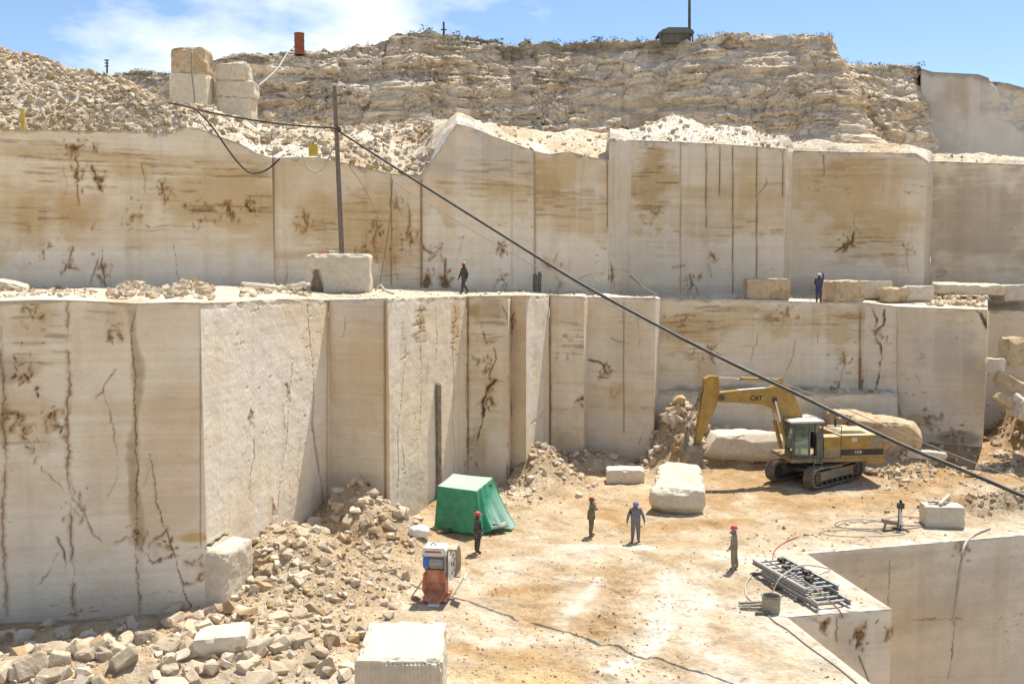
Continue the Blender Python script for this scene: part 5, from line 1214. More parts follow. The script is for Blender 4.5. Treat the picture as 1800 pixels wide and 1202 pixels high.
for (c, d) in (((1.43, cy1 - .03, 2.45), (.84, .012, 1.65)), ((cx1 + .0, (cy0 + cy1) / 2, 2.65), (.012, cy1 - cy0 - .16, 1.3)), ((1.1, cy0 + .03, 2.6), (1.5, .012, 1.3))):
    m = MB(); m.box(c, d); m.build('window', M_GLASS, cabo)
m = MB(); m.box((.80, .95, 2.0), (.5, .5, .14), bevel=.03); m.box((.58, .95, 2.42), (.14, .5, .8), bevel=.03); m.build('seat', M_BLACK, cabo)
m = MB(); m.box((1.5, .7, 1.95), (.12, .12, .8)); m.box((1.45, 1.15, 1.95), (.12, .12, .8)); m.box((1.55, .95, 2.25), (.15, .6, .2)); m.build('controls', M_DARK, cabo)
m = MB(); m.prism([(.22, 1.45), (.55, 1.45), (.62, 2.9), (.3, 2.9)], cy1 + .0, cy1 + .03); m.build('door', M_CABFR, cabo)
m = MB(); m.box((.5, 1.55, 1.2), (.5, .2, .05)); m.box((.5, 1.55, .95), (.5, .2, .05)); m.box((.27, 1.5, 1.2), (.04, .06, .6)); m.box((.73, 1.5, 1.2), (.04, .06, .6)); m.build('step', M_STEEL, ex)
# arm
yb0, yb1 = -.42, .16
m = MB(); m.prism([(.95, 1.7), (1.35, 1.75), (1.80, 2.82), (2.10, 3.5), (2.50, 3.98), (3.25, 4.28), (4.4, 4.42), (5.70, 4.46), (5.82, 4.72), (5.70, 5.0), (4.4, 5.12), (2.95, 5.18), (2.10, 5.42), (1.66, 5.30), (1.22, 4.5), (.80, 3.4), (.72, 2.2)], yb0, yb1, bevel=.03); boom = m.build('boom', M_YEL, ex)
m = MB(); m.prism([(4.6, 5.11), (2.98, 5.21), (2.9, 5.19), (4.6, 5.08)], yb0 + .05, yb1 - .05); m.build('dust_strip', M_WHITEP, boom)
text_mesh('lettering', 'CAT', .36, M_BLACK, boom, TM(3.62, yb1 + .006, 4.66), bold=.012)
m = MB(); m.cyl((2.55, yb0 - .05, 4.55), (2.55, yb1 + .05, 4.55), .16, seg=20); m.cyl((5.62, yb0 - .06, 4.74), (5.62, yb1 + .06, 4.74), .17, seg=20); m.build('pin', M_DARK, boom)
m = MB(); m.prism([(6.58, 5.78), (6.3, 5.95), (5.80, 5.92), (5.70, 5.2), (5.84, 4.4), (6.20, 3.5), (6.60, 2.6), (6.80, 2.02), (7.06, 2.0), (7.02, 2.7), (6.86, 3.6), (6.72, 4.6), (6.62, 5.3)], -.35, .09, bevel=.025); stick = m.build('stick', M_YEL, ex)
def ram(name, a, b, r, split=.58, parent=ex, mat=M_YEL):
    a, b = Vector(a), Vector(b); c = a.lerp(b, split)
    m = MB(); m.cyl(a, c, r, seg=14); m.cyl(a.lerp(b, split - .03), c, r * 1.15, seg=14); o = m.build(name, mat, parent)
    m = MB(); m.cyl(c, b, r * .55, seg=12); m.build('piston_rod', M_CHROME, o)
ram('boom_cylinder', (1.75, .42, 1.6), (2.55, .30, 4.5), .11); ram('boom_cylinder', (1.75, -.68, 1.6), (2.55, -.56, 4.5), .11)
ram('stick_cylinder', (2.15, -.13, 5.62), (6.15, -.13, 5.86), .10)
m = MB(); m.prism([(1.8, 5.25), (2.4, 5.25), (2.2, 5.75), (2.05, 5.75)], -.23, -.03); m.build('cylinder_bracket', M_YEL, boom)
ram('bucket_cylinder', (6.62, -.13, 5.35), (7.42, -.13, 3.0), .09, mat=M_STEEL)
m = MB()
for y in (-.34, .08):
    m.prism([(6.86, 2.55), (7.0, 2.5), (7.52, 2.98), (7.40, 3.1)], y - .03, y + .03); m.prism([(7.38, 3.05), (7.52, 3.0), (7.66, 2.02), (7.5, 2.0)], y - .03, y + .03)
m.build('bucket_linkage', M_STEEL, ex)
m = MB(); pr = [(6.78, 2.12), (7.62, 2.12), (7.82, 1.7), (7.78, 1.25), (7.5, .92), (7.05, .75), (6.70, .78), (6.66, .86), (7.04, .88), (7.40, 1.05), (7.62, 1.35), (7.62, 1.68), (7.48, 1.94), (6.80, 2.0)]
m.prism(pr, -.72, .46)
for y in (-.72, .44): m.prism([(6.78, 2.1), (7.6, 2.1), (7.8, 1.7), (7.76, 1.25), (7.5, .93), (7.05, .77), (6.7, .82)], y, y + .03)
bk = m.build('bucket', M_STEEL, ex)
for k in range(5):
    y = -.66 + k * .25; m = MB(); m.prism([(6.72, .76), (6.72, .88), (6.42, .83)], y, y + .1); m.build('tooth', M_STEEL, bk)

# ------------------------------------------------------------------ green tarpaulin over a machine
def tarp():
    zg = float(zf(-2., 46.5))
    top = [(-3.52, 46.25), (-1.62, 44.75), (-.95, 47.75), (-2.95, 48.9)]
    bot = [(-3.66, 46.05), (-1.50, 44.45), (.12, 46.0), (-2.95, 49.15)]
    zt = [1.98, 2.08, 2.05, 2.0]
    root = empty('covered_machine', (-2.1, 46.8, zg)); tag(root, 'machine hidden under a green tarpaulin beside the wall', 'covered machine')
    N = 48
    def per(q, zs=None):
        out = []
        for k in range(4):
            a, b = np.array(q[k]), np.array(q[(k + 1) % 4])
            for s in range(N): out.append(np.append(a + (b - a) * s / N, 0 if zs is None else zs[k] + (zs[(k + 1) % 4] - zs[k]) * s / N))
        return np.array(out)
    T, B = per(top, zt), per(bot)
    n = len(T); rows = []; R = 26
    c0 = T[:, :2].mean(0)
    ph = np.arange(n) / N
    for r in range(R):
        f = r / (R - 1)
        P = T.copy(); P[:, :2] = T[:, :2] + (B[:, :2] - T[:, :2]) * f ** 1.3
        hem = .06 + .10 * np.maximum(0, vnoise(ph * 5, ph * 0, 0, 5)) + .28 * np.exp(-((ph - 1.45) / .22) ** 2)
        P[:, 2] = T[:, 2] + (hem - T[:, 2]) * f
        out = (P[:, :2] - c0); out /= np.linalg.norm(out, axis=1)[:, None]
        side = sstep(.9, 1.1, ph) * (1 - sstep(1.95, 2.1, ph))
        fold = (.035 + .13 * side) * f ** .7 * np.sin(ph * (15 + 6 * side) + 2.2 * fbm(ph * 2, ph * 0 + f * .6, 0, 3, 2)) + .03 * f * fbm(ph * 9, ph * 0 + f * 3, 0, 3, 3)
        swag = -.14 * side * np.sin(f * math.pi) * (.5 + .5 * np.cos((ph - 1.35) * 6))
        P[:, :2] += out * (fold + swag)[:, None]
        P[:, 2] -= .02 * np.abs(np.sin(ph * math.pi)) * (1 - f)
        rows.append(P)
    G = np.array(rows)                      # R x n
    idx = np.arange(R * n).reshape(R, n)
    F = [(idx[r, k], idx[r + 1, k], idx[r + 1, (k + 1) % n], idx[r, (k + 1) % n]) for r in range(R - 1) for k in range(n)]
    # top cloth, sagging a little between the corners
    V = list(G.reshape(-1, 3)); M_ = 12; ring = idx[0]
    prev = ring
    for q in range(1, M_):
        s = q / M_
        P = T.copy(); P[:, :2] = T[:, :2] + (c0 - T[:, :2]) * s; P[:, 2] = T[:, 2] + (2.0 - T[:, 2]) * s - .07 * s + .025 * fbm(P[:, 0] * 2, P[:, 1] * 2, 0, 3, 9)
        st = len(V); V += list(P); cur = np.arange(st, st + n)
        F += [(prev[(k + 1) % n], cur[(k + 1) % n], cur[k], prev[k]) for k in range(n)]
        prev = cur
    V.append(np.array((c0[0], c0[1], 1.93))); e = len(V) - 1
    V = np.array(V); V[:, 0] += 2.1; V[:, 1] -= 46.8
    me = bpy.data.meshes.new('tarpaulin'); me.from_pydata([tuple(v) for v in V], [], [tuple(int(i) for i in f) for f in F] + [(int(prev[k]), int(prev[(k + 1) % n]), e) for k in range(n)])
    me.polygons.foreach_set('use_smooth', np.ones(len(me.polygons), bool)); me.update()
    m = bpy.data.materials.new('green tarpaulin'); m.use_nodes = True; nt = m.node_tree; nt.nodes.clear(); lk = nt.links.new
    o = nd(nt, 'ShaderNodeOutputMaterial'); d = nd(nt, 'ShaderNodeBsdfPrincipled', Roughness=.5); t = nd(nt, 'ShaderNodeBsdfTranslucent'); mx = nd(nt, 'ShaderNodeMixShader', Fac=.32)
    tc = nd(nt, 'ShaderNodeTexCoord'); nz = nd(nt, 'ShaderNodeTexNoise', Scale=2.5, Detail=6.0); lk(tc.outputs['Object'], nz.inputs['Vector'])
    rp = nd(nt, 'ShaderNodeValToRGB'); rp.color_ramp.elements[0].color = (.03, .27, .15, 1); rp.color_ramp.elements[0].position = .3; rp.color_ramp.elements[1].color = (.12, .44, .28, 1); rp.color_ramp.elements[1].position = .75; lk(nz.outputs['Fac'], rp.inputs['Fac'])
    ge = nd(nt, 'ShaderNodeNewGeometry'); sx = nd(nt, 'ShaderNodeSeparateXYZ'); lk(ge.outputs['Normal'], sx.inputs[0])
    dm = nd(nt, 'ShaderNodeMapRange'); dm.inputs['From Min'].default_value = .55; dm.inputs['From Max'].default_value = .95; dm.inputs['To Max'].default_value = .92; ab = nd(nt, 'ShaderNodeMath'); ab.operation = 'ABSOLUTE'; lk(sx.outputs['Z'], ab.inputs[0]); lk(ab.outputs[0], dm.inputs['Value'])   # sunlit brightness of the flat top put into the colour as pale mint
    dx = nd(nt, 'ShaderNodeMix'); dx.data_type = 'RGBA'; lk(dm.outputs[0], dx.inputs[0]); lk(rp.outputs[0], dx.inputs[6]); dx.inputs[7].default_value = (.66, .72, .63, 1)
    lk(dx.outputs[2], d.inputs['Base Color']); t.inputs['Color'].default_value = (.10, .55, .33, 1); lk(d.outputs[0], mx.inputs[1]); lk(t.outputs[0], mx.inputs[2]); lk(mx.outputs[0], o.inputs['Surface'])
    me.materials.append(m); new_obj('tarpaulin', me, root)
    b = MB(); b.box((0, 0, 1.0), (1.5, 1.9, 1.75), rot=Matrix.Rotation(-.62, 3, 'Z'), bevel=.05); b.build('machine_body', M_DARK, root)
    for s in (-.75, .75):
        b = MB(); b.box((s * .55 + .05, -.35 + s * .4, .09), (.16, 3.2, .16), rot=Matrix.Rotation(-.62, 3, 'Z')); b.build('skid', M_WOOD, root)
    b = MB(); b.box((1.35, -1.35, .28), (1.0, .55, .10), rot=Matrix.Rotation(.5, 3, 'Z')); b.cyl((.9, -1.7, .22), (1.8, -1.1, .34), .06); b.build('tow_frame', M_GREY, root)
tarp()

# ------------------------------------------------------------------ wire saw with blue motor, orange tray and big wheel
def wire_saw():
    p = gz(766, 1056)
    root = empty('wire_saw', p, math.radians(-7)); tag(root, 'orange wire saw with a blue motor and big guarded wheel on the dirt', 'wire saw')
    m = MB(); m.faces([(-.42, -.25, 1.12), (.42, -.25, 1.12), (.46, -.30, .52), (.24, -.42, .06), (-.22, -.42, .06), (-.46, -.30, .52), (-.34, .12, 1.12), (.34, .12, 1.12), (.3, .1, .4), (-.3, .1, .4)],
                      [(0, 6, 9, 5), (6, 7, 8, 9), (7, 1, 2, 8), (9, 8, 3, 4), (5, 9, 4), (8, 2, 3)])
    o = m.build('tray', M_ORANGE, root); sm = o.modifiers.new('thickness', 'SOLIDIFY'); sm.thickness = .03
    m = MB(); m.box((.03, -.52, .035), (.42, .34, .03)); m.build('foot_plate', M_WHITEP, root)
    m = MB(); m.box((0, .22, .95), (.8, .5, .5), bevel=.03); m.box((-.32, .35, .45), (.1, .5, .9)); m.box((.32, .35, .45), (.1, .5, .9)); m.box((0, .4, .12), (.9, 1.3, .12)); m.build('chassis', M_ORANGE, root)
    m = MB(); m.cyl((-.44, .05, 1.5), (-.2, .05, 1.5), .25, seg=24); m.box((-.32, .05, 1.5), (.24, .5, .46), bevel=.08); m.build('motor_end', M_BLUE, root)
    mo = MB(); mo.cyl((-.2, .05, 1.5), (.32, .05, 1.5), .24, seg=24)
    for k in range(12): a = k * math.pi / 6; mo.box((.06, .05 + .25 * math.cos(a), 1.5 + .25 * math.sin(a)), (.46, .03, .03))
    mo.build('motor', M_GREY, root)
    m = MB(); m.prism([(-.46, 1.78), (.46, 1.78), (.44, 1.98), (.36, 2.08), (-.38, 2.08), (-.46, 1.98)], -.22, .5, bevel=.03); cv = m.build('cover', M_WHITEP, root)
    m = MB(); m.box((-.05, -.232, 1.93), (.6, .016, .06)); m.build('stripe', M_RED, cv)
    m = MB(); m.box((.43, .0, 1.5), (.07, .12, .9)); m.box((.40, -.2, 1.3), (.05, .05, 1.0)); m.box((0, -.18, 1.76), (.95, .05, .05)); m.build('upright', M_GREY, root)
    m = MB(); m.cyl((.56, .15, 1.38), (.63, .15, 1.38), .60, seg=40); wh = m.build('wheel', M_WHITEP, root)
    m = MB(); m.cyl((.52, .15, 1.38), (.70, .15, 1.38), .10, seg=20); m.build('hub', M_GREY, wh)
    m = MB()
    for k in range(5): a = k * 2 * math.pi / 5 + .3; m.cyl((.635, .15 + .34 * math.cos(a), 1.38 + .34 * math.sin(a)), (.642, .15 + .34 * math.cos(a), 1.38 + .34 * math.sin(a)), .07, seg=14)
    m.build('wheel_hole', M_DARK, wh)
    m = MB(); A = [math.radians(d) for d in range(-60, 118, 8)]
    pts = [(.15 + .72 * math.cos(a), 1.38 + .72 * math.sin(a)) for a in A]; inn = [(.15 + .66 * math.cos(a), 1.38 + .66 * math.sin(a)) for a in A[::-1]]
    q = pts + inn
    V = [(.50, y, z) for y, z in q] + [(.82, y, z) for y, z in q]; n = len(q); h = len(A)
    F = []
    for i in range(h - 1):
        F += [(i, i + 1, n + i + 1, n + i), (h + i, h + i + 1, n + h + i + 1, n + h + i), (i, i + 1, n - 2 - i, n - 1 - i), (n + i, n + i + 1, 2 * n - 2 - i, 2 * n - 1 - i)]
    m.faces(V, F); m.build('wheel_guard', M_HOOD, root)
    m = MB(); m.box((.88, .0, .62), (.05, .55, .95), rot=Matrix.Rotation(.55, 3, 'Y')); m.build('side_plate', M_WHITEP, root)
    m = MB(); m.box((-.72, .3, .42), (.05, .5, .85), rot=Matrix.Rotation(.6, 3, 'Y')); m.build('side_plate', M_HOOD, root)
    m = MB(); m.tube([(-.2, .1, 2.08), (-.15, .1, 2.16), (-.05, .1, 2.16), (0, .1, 2.08)], .02); m.build('lifting_eye', M_DARK, root)
wire_saw()

# ------------------------------------------------------------------ steel frames, bucket and tools on the platform
def steel_frame(c, yaw, ln, wd, z0, label, rungs):
    root = empty('ladder_frame', (c[0], c[1], z0), yaw); tag(root, label, 'steel frame', 'steel frames stacked on the platform')
    for s in (-1, 1):
        m = MB(); y = s * wd / 2
        m.box((0, y, .02), (ln, .14, .025)); m.box((0, y, .20), (ln, .14, .025)); m.box((0, y, .11), (ln - .01, .025, .158)); m.build('side_rail', M_GREY, root)
    for k in range(rungs):
        x = -ln / 2 + .25 + (ln - .5) * k / (rungs - 1)
        m = MB(); m.box((x, 0, .13), (.11, wd - .03, .05)); m.build('rung', M_GREY, root)
    return root
Pa, Pb = gnd(1350, 985, .45), gnd(1445, 1038, .45)
dv = (Pb - Pa)[:2]; yw = math.atan2(dv[1], dv[0]); ln = float(np.hypot(*dv)); cc = (Pa + Pb)[:2] / 2
un = dv / ln
steel_frame(cc + un * .75, yw, ln + .1, 1.35, .10, 'lower of two grey steel ladder frames on the platform, sticking out in front', 9)
fr_top = steel_frame(cc, yw + .01, ln, 1.35, .38, 'upper of two grey steel ladder frames stacked on the platform', 9)
for k, (x, y) in enumerate(((-1.2, .2), (-.3, -.15), (.5, .25), (1.2, -.1))):
    m = MB(); m.box((x, y, .30), (.22, .3, .16), bevel=.02); m.cyl((x - .3, y + .1, .28), (x + .35, y - .1, .30), .04); m.build('clamp', M_DARK, fr_top)
for k in range(3):
    m = MB(); q = cc + un * (-1.6 + 1.6 * k); m.box((0, 0, 0), (.16, 1.9, .10), rot=Matrix.Rotation(yw, 3, 'Z')); o = m.build('timber_bearer', M_WOOD); o.location = (q[0], q[1], .055)
    tag(o, ('rear', 'middle', 'front')[k] + ' timber under the steel ladder frames', 'timber', 'timbers under the steel frames')
p = gnd(1359, 1079)
root = empty('metal_bucket', (p[0], p[1] + .3, .0)); tag(root, 'open grey metal drum standing on the platform corner', 'bucket')
m = MB(); n = 28; ri, ro, h = .27, .33, .58
V = []
for (r, z) in ((ro * .97, 0), (ro, h), (ro - .025, h), (ro - .04, .04)):
    V += [(r * math.cos(2 * math.pi * k / n), r * math.sin(2 * math.pi * k / n), z) for k in range(n)]
F = [(j * n + k, j * n + (k + 1) % n, (j + 1) * n + (k + 1) % n, (j + 1) * n + k) for j in range(3) for k in range(n)] + [tuple(range(3 * n, 4 * n))]
m.faces(V, F); m.build('shell', M_GRILLE, root)
m = MB(); m.tube([(ro * 1.02 * math.cos(a * .22), ro * 1.02 * math.sin(a * .22), h - .01) for a in range(30)], .016, 6); m.build('rim', M_DARK, root)
for k, (x, y, yaw, l) in enumerate(((1310, 1062, .1, .9), (1318, 1072, -.1, 1.1), (1325, 1066, .25, 1.0), (1330, 1080, .02, .5))):
    q = gnd(x, y); m = MB(); m.box((0, 0, .05), (l, .10, .08), rot=Matrix.Rotation(yaw, 3, 'Z')); o = m.build('wooden_stick', M_WOOD if k == 3 else M_HOSEG); o.location = (q[0] + .2, q[1], .02)
    tag(o, ('uppermost thin stick left of the metal drum', 'second thin stick from the top left of the metal drum', 'thin stick touching the metal drum', 'short thick piece of wood nearest the pit edge, left of the metal drum')[k], 'stick', 'sticks beside the metal drum')

def drill():
    p = gz(1578, 930)
    root = empty('drill_stand', p, .3); tag(root, 'small upright drill stand with hoses on the dirt behind the pit', 'drill')
    m = MB(); m.cyl((0, 0, 0), (.05, 0, 1.25), .035, seg=10); m.cyl((.14, 0, 0), (.19, 0, 1.2), .035, seg=10); m.build('post', M_CABFR, root)
    m = MB(); m.box((.12, 0, 1.12), (.3, .22, .28), bevel=.04); m.cyl((.12, 0, 1.2), (.12, 0, 1.4), .07); m.build('drill_head', M_DARK, root)
    m = MB(); m.cyl((.08, -.06, .25), (.1, -.06, .85), .08, seg=14); m.build('cylinder', M_WHITEP, root)
    m = MB(); m.box((-.35, .1, .35), (.9, .25, .18), rot=Matrix.Rotation(.25, 3, 'Y'), bevel=.04); m.cyl((-.7, .1, .0), (-.55, .1, .45), .05); m.build('motor', M_STEEL, root)
    m = MB(); m.box((.1, 0, .03), (.5, .5, .05)); m.box((.16, -.35, .03), (.08, .5, .05)); m.build('foot', M_DARK, root)
drill()
for k, (dx, dy, yaw, tl, l) in enumerate(((-.35, .1, .4, .0, .7), (-.1, -.05, -.2, .0, .55), (.15, .1, .8, -.2, 1.2))):
    q = gz(1663, 927) + np.array((0, .5, 1.02)); m = MB(); m.box((0, 0, .06), (l, .14, .10), rot=Matrix.Rotation(yaw, 3, 'Z') @ Matrix.Rotation(tl, 3, 'Y'), bevel=.02)
    o = m.build('stone_offcut', M_BLOCK if k == 2 else M_GREY); o.location = q + np.array((dx, dy, .03 + .10 * (k == 2)))
    tag(o, ('left grey piece on top of the squared platform block', 'middle grey piece on top of the squared platform block', 'long pale strip sticking out over the squared platform block')[k], 'offcut')

# ------------------------------------------------------------------ cables, hoses and poles
def smooth_pts(P, n=8):
    P = [np.asarray(p, float) for p in P]; out = []
    for i in range(len(P) - 1):
        p0, p1, p2, p3 = P[max(i - 1, 0)], P[i], P[i + 1], P[min(i + 2, len(P) - 1)]
        for k in range(n):
            t = k / n; out.append(.5 * ((2 * p1) + (p2 - p0) * t + (2 * p0 - 5 * p1 + 4 * p2 - p3) * t * t + (3 * p1 - p0 - 3 * p2 + p3) * t ** 3))
    out.append(P[-1]); return out
def line(name, pts, r, mat, label, cat, group=None, n=8):
    m = MB(); m.tube(smooth_pts(pts, n), r, 8); o = m.build(name, mat); tag(o, label, cat, group); return o
def span(pix, Y0, Y1):
    """points of a hanging line seen at these pixels, running evenly from distance Y0 to Y1"""
    d = np.concatenate([[0], np.cumsum([math.hypot(b[0] - a[0], b[1] - a[1]) for a, b in zip(pix, pix[1:])])]); d /= d[-1]
    return [at(p[0], p[1], 1 / (1 / Y0 + (1 / Y1 - 1 / Y0) * s)) for p, s in zip(pix, d)]
main = span([(597, 232), (720, 311), (860, 399), (1000, 486), (1100, 542), (1200, 595), (1300, 645), (1400, 692), (1500, 741), (1600, 788), (1700, 829), (1800, 872), (1900, 913)], 54.4, 25.6)
line('overhead_cable', main, .062, M_RUBBER, 'thick black cable running from the wooden pole down to the right edge', 'cable')
line('thin_wire', span([(598, 240), (690, 318), (780, 375), (870, 428), (960, 478), (1105, 552), (1200, 598), (1330, 655), (1440, 698), (1600, 768), (1700, 808), (1820, 852)], 54.5, 33.0), .018, M_HOSEG, 'thin grey wire sagging just below the thick black cable', 'wire')
line('overhead_cable', span([(592, 226), (500, 219), (430, 209), (360, 196), (300, 182), (240, 183), (205, 182)], 54.2, 58.0), .05, M_RUBBER, 'black cable from the wooden pole back to the rubble hill', 'cable')
line('drooping_hose', span([(345, 193), (372, 222), (400, 262), (424, 292), (445, 305), (470, 298), (492, 279)], 54.5, 56.5), .05, M_RUBBER, 'black hose drooping in a loop over the upper left wall', 'hose')
line('drooping_hose', span([(531, 272), (538, 290), (552, 303), (568, 296), (578, 278), (584, 262)], 56.5, 57.0), .05, M_HOSE, 'white hose hanging in a loop below the yellow plate', 'hose')
line('hanging_hose', span([(612, 290), (640, 330), (665, 385), (668, 400)], 57.6, 58.2), .022, M_HOSEG, 'thin hose running down the wall right of the pole', 'hose')
line('hanging_hose', span([(690, 312), (686, 380), (676, 450), (667, 502)], 58.4, 57.0), .035, M_HOSEG, 'grey hose hanging straight down the wall to the bench', 'hose')
line('bench_hose', [ledge_pt(660, 53.5) + np.array((0, 0, .1)), ledge_pt(668, 52.4) + np.array((0, 0, .35)), ledge_pt(678, 51.5) + np.array((0, 0, .1)), ledge_pt(692, 51) + np.array((0, 0, .05))], .05, M_HOSE, 'pale hose curling on the bench right of the big block', 'hose')
line('hanging_hose', span([(1108, 485), (1125, 500), (1140, 510), (1155, 517)], 66.0, 62.0), .035, M_HOSEG, 'thin hose lying against the foot of the upper wall', 'hose')
line('guy_rope', span([(275, 166), (306, 134), (337, 93)], 63.0, 64.9), .035, M_HOSE, 'white rope from the tall block stack down to the left', 'rope')
line('guy_rope', span([(337, 91), (338, 130), (341, 160), (344, 196)], 64.6, 63.2), .06, M_HOSEG, 'pair of grey hoses hanging down the front of the tall block stack', 'rope')
line('guy_rope', span([(407, 116), (404, 134), (396, 148), (384, 160)], 65.6, 65.6), .04, M_HOSE, 'white rope curving over the shorter block stack', 'rope')
line('guy_rope', span([(518, 82), (506, 92), (490, 118), (470, 138), (455, 150)], 84.6, 72.0), .05, M_HOSE, 'white hose running from the rusty drum down the cliff', 'rope')
def ground_line(name, pix, r, mat, label, cat='hose', n=8):
    return line(name, [gz(*p) + np.array((0, 0, r * .9)) for p in pix], r, mat, label, cat, n=n)
ground_line('ground_hose', [(1343, 1074), (1360, 1092), (1385, 1108), (1420, 1136), (1470, 1172), (1510, 1205)], .028, M_HOSEG, 'thick grey hose along the pit edge from the metal drum')
ground_line('ground_hose', [(1312, 1048), (1310, 1030), (1322, 1010), (1333, 1000)], .03, M_HOSE, 'thin pale hose curling left of the steel frames')
ground_line('ground_hose', [(1312, 1048), (1325, 1060), (1340, 1066)], .035, M_HOSE, 'thin pale hose running into the metal drum')
line('frame_hose', [gnd(1358, 1040, .1), gnd(1372, 1015, .7), gnd(1400, 996, .75), gnd(1425, 993, .5), gnd(1460, 1000, .05)], .03, M_HOSE, 'pale hose arching over the steel frames', 'hose')
line('frame_hose', [gnd(1345, 984, .66), gnd(1405, 1016, .68), gnd(1440, 1040, .7), gnd(1465, 1062, .3), gnd(1478, 1077, .03), at(1490, 1105, 35.4), at(1502, 1135, 35.2), at(1516, 1168, 35.0), at(1530, 1205, 34.8)], .03, M_HOSEG, 'hose lying over the steel frames and hanging into the pit', 'hose')
line('pit_hose', [gz(1740, 930) + np.array((0, 0, .06)), gz(1715, 940) + np.array((0, 0, .06)), at(1697, 955, 44.0), at(1690, 985, 43.6), at(1684, 1030, 43.6), at(1676, 1090, 43.5)], .06, M_HOSE, 'white hose hanging over the back edge of the pit', 'hose')
for k, (c, rx, ry) in enumerate((((1540, 925), 1.3, .8), ((1520, 922), 1.0, .9), ((1600, 915), .9, .9), ((1505, 938), 1.2, .6))):
    q = gz(*c)
    pts = []
    for a in range(0, 15):
        t = a * .5; X, Y = q[0] + rx * math.cos(t) * (1 + .07 * a), q[1] + ry * math.sin(t) * (1 - .02 * a); pts.append((X, Y, float(zf(X, Y)) + .04))
    line('coiled_hose', pts, .022, M_HOSE if k % 2 else M_HOSEG, ('grey hose coiled just left of the drill stand', 'pale hose coil left of the drill stand', 'grey hose coil between drill stand and squared block', 'pale hose coil nearest the pit edge')[k], 'hose', n=4)
ground_line('ground_hose', [(1358, 985), (1362, 968), (1378, 955), (1400, 945), (1430, 940)], .025, M_RED, 'thin reddish hose leading to the steel frames')
# poles
def pole(name, a, b, r0, r1, mat, label):
    m = MB(); m.cyl(a, b, r0, r1, seg=14); o = m.build(name, mat); tag(o, label, 'pole'); return o
pb = ledge_pt(604, 54.6); pt = at(588, 152, 54.6)
pr = empty('wooden_pole', pb); tag(pr, 'tall weathered pole carrying the black cable, behind the big block', 'pole')
m = MB(); m.cyl((0, 0, -.1), pt - pb, .15, .11, seg=14); m.build('shaft', M_WOOD, pr)
v = at(594, 228, 54.5) - pb
m = MB(); m.cyl(v + np.array((-.12, -.1, 0)), v + np.array((.18, -.12, 0)), .07); m.cyl(v + np.array((0, 0, -.12)), v + np.array((0, 0, .12)), .15); m.build('cable_clamp', M_DARK, pr)
def far_pole(px, y0, y1, Y, r, label, arms=()):
    a, b = at(px, y1, Y), at(px, y0, Y); root = empty('utility_pole', a); tag(root, label, 'pole')
    m = MB(); m.cyl((0, 0, -.6), b - a, r, r * .8, seg=10); m.build('shaft', M_DARK, root)
    for (h, w) in arms:
        m = MB(); m.box((0, 0, (b - a)[2] * h), (w, .08, .10)); m.build('crossarm', M_DARK, root)
far_pole(188, 105, 131, 103, .10, 'small thin pole standing on the skyline at the far left', ((.95, .5), (.75, .4), (.55, .4)))
far_pole(780, 39, 60, 87, .10, 'short pole with a small box on the cliff top, centre', ((.35, .5),))
far_pole(1212, -40, 72, 85.5, .13, 'tall dark mast beside the shelter on the cliff top')
# rusty drum on the skyline
c = at(526.5, 92, 85); root = empty('rusty_drum', c - np.array((0, 0, .25))); tag(root, 'upright rusty orange drum on the cliff top', 'drum')
m = MB(); m.cyl((0, 0, 0), (0, 0, 1.8), .41, seg=24); dr = m.build('shell', M_RUSTY, root)
for z in (.03, .6, 1.2, 1.77):
    m = MB(); m.cyl((0, 0, z - .03), (0, 0, z + .03), .43, seg=24); m.build('hoop', M_RUSTY, dr)
# shelter on the cliff top
c = at(1186, 74, 85.5); root = empty('shelter', c - np.array((0, 0, .35))); tag(root, 'low grey sheeted shelter on the cliff top beside the mast', 'shelter')
m = MB(); m.prism([(-1.15, .1), (1.1, .1), (1.15, .95), (-1.15, .95)], -.9, .9); m.build('sheet_wall', M_SHED, root)
m = MB(); m.prism([(-1.55, .85), (1.45, .8), (1.35, 1.05), (.9, 1.28), (-.7, 1.3), (-1.2, 1.1)], -1.2, 1.2, bevel=.04); m.build('roof', M_SHED, root)
for (x, y) in ((-1.4, -1.1), (1.3, -1.1), (-1.4, 1.1), (1.3, 1.1)):
    m = MB(); m.cyl((x, y, -.4), (x, y, .95), .06, seg=8); m.build('post', M_WOOD, root)
for k in range(5):
    m = MB(); m.box((-.9 + k * .45, .1 * (-1) ** k, 1.30), (.38, .5, .12), rot=Matrix.Rotation(.4 * k, 3, 'Z')); m.build('roof_weight', M_SHED, root)
# yellow plate, yellow post, red hose reel on the block, dark post at the wall
c = at(551, 275, 57.4); root = empty('yellow_plate', c); tag(root, 'small yellow box standing on the rubble right at the wall top', 'box')
m = MB(); m.box((0, 0, .36), (.5, .3, .68), bevel=.02); m.build('body', M_YELP, root); m = MB(); m.cyl((0, 0, .70), (0, 0, .82), .05); m.build('knob', M_DARK, root)
c = at(41, 226, 52.0); root = empty('yellow_post', c); tag(root, 'yellow post with a rail on the rim at the far left', 'post')
m = MB(); m.box((0, 0, .45), (.17, .15, 1.05)); m.build('post', M_YELP, root); m = MB(); m.cyl((-3.0, 0, 1.02), (.0, 0, .98), .04); m.build('rail', M_HOSEG, root)
c = ledge_pt(572, 52.3) + np.array((0, 0, 1.98)); root = empty('hose_reel', c); tag(root, 'small red motor on top of the big white block on the bench', 'motor')
m = MB(); m.box((0, 0, .12), (.55, .4, .24), bevel=.05); m.build('housing', M_ORANGE, root); m = MB(); m.cyl((.25, 0, .12), (.5, 0, .12), .10); m.build('drive_shaft', M_HOOD, root)
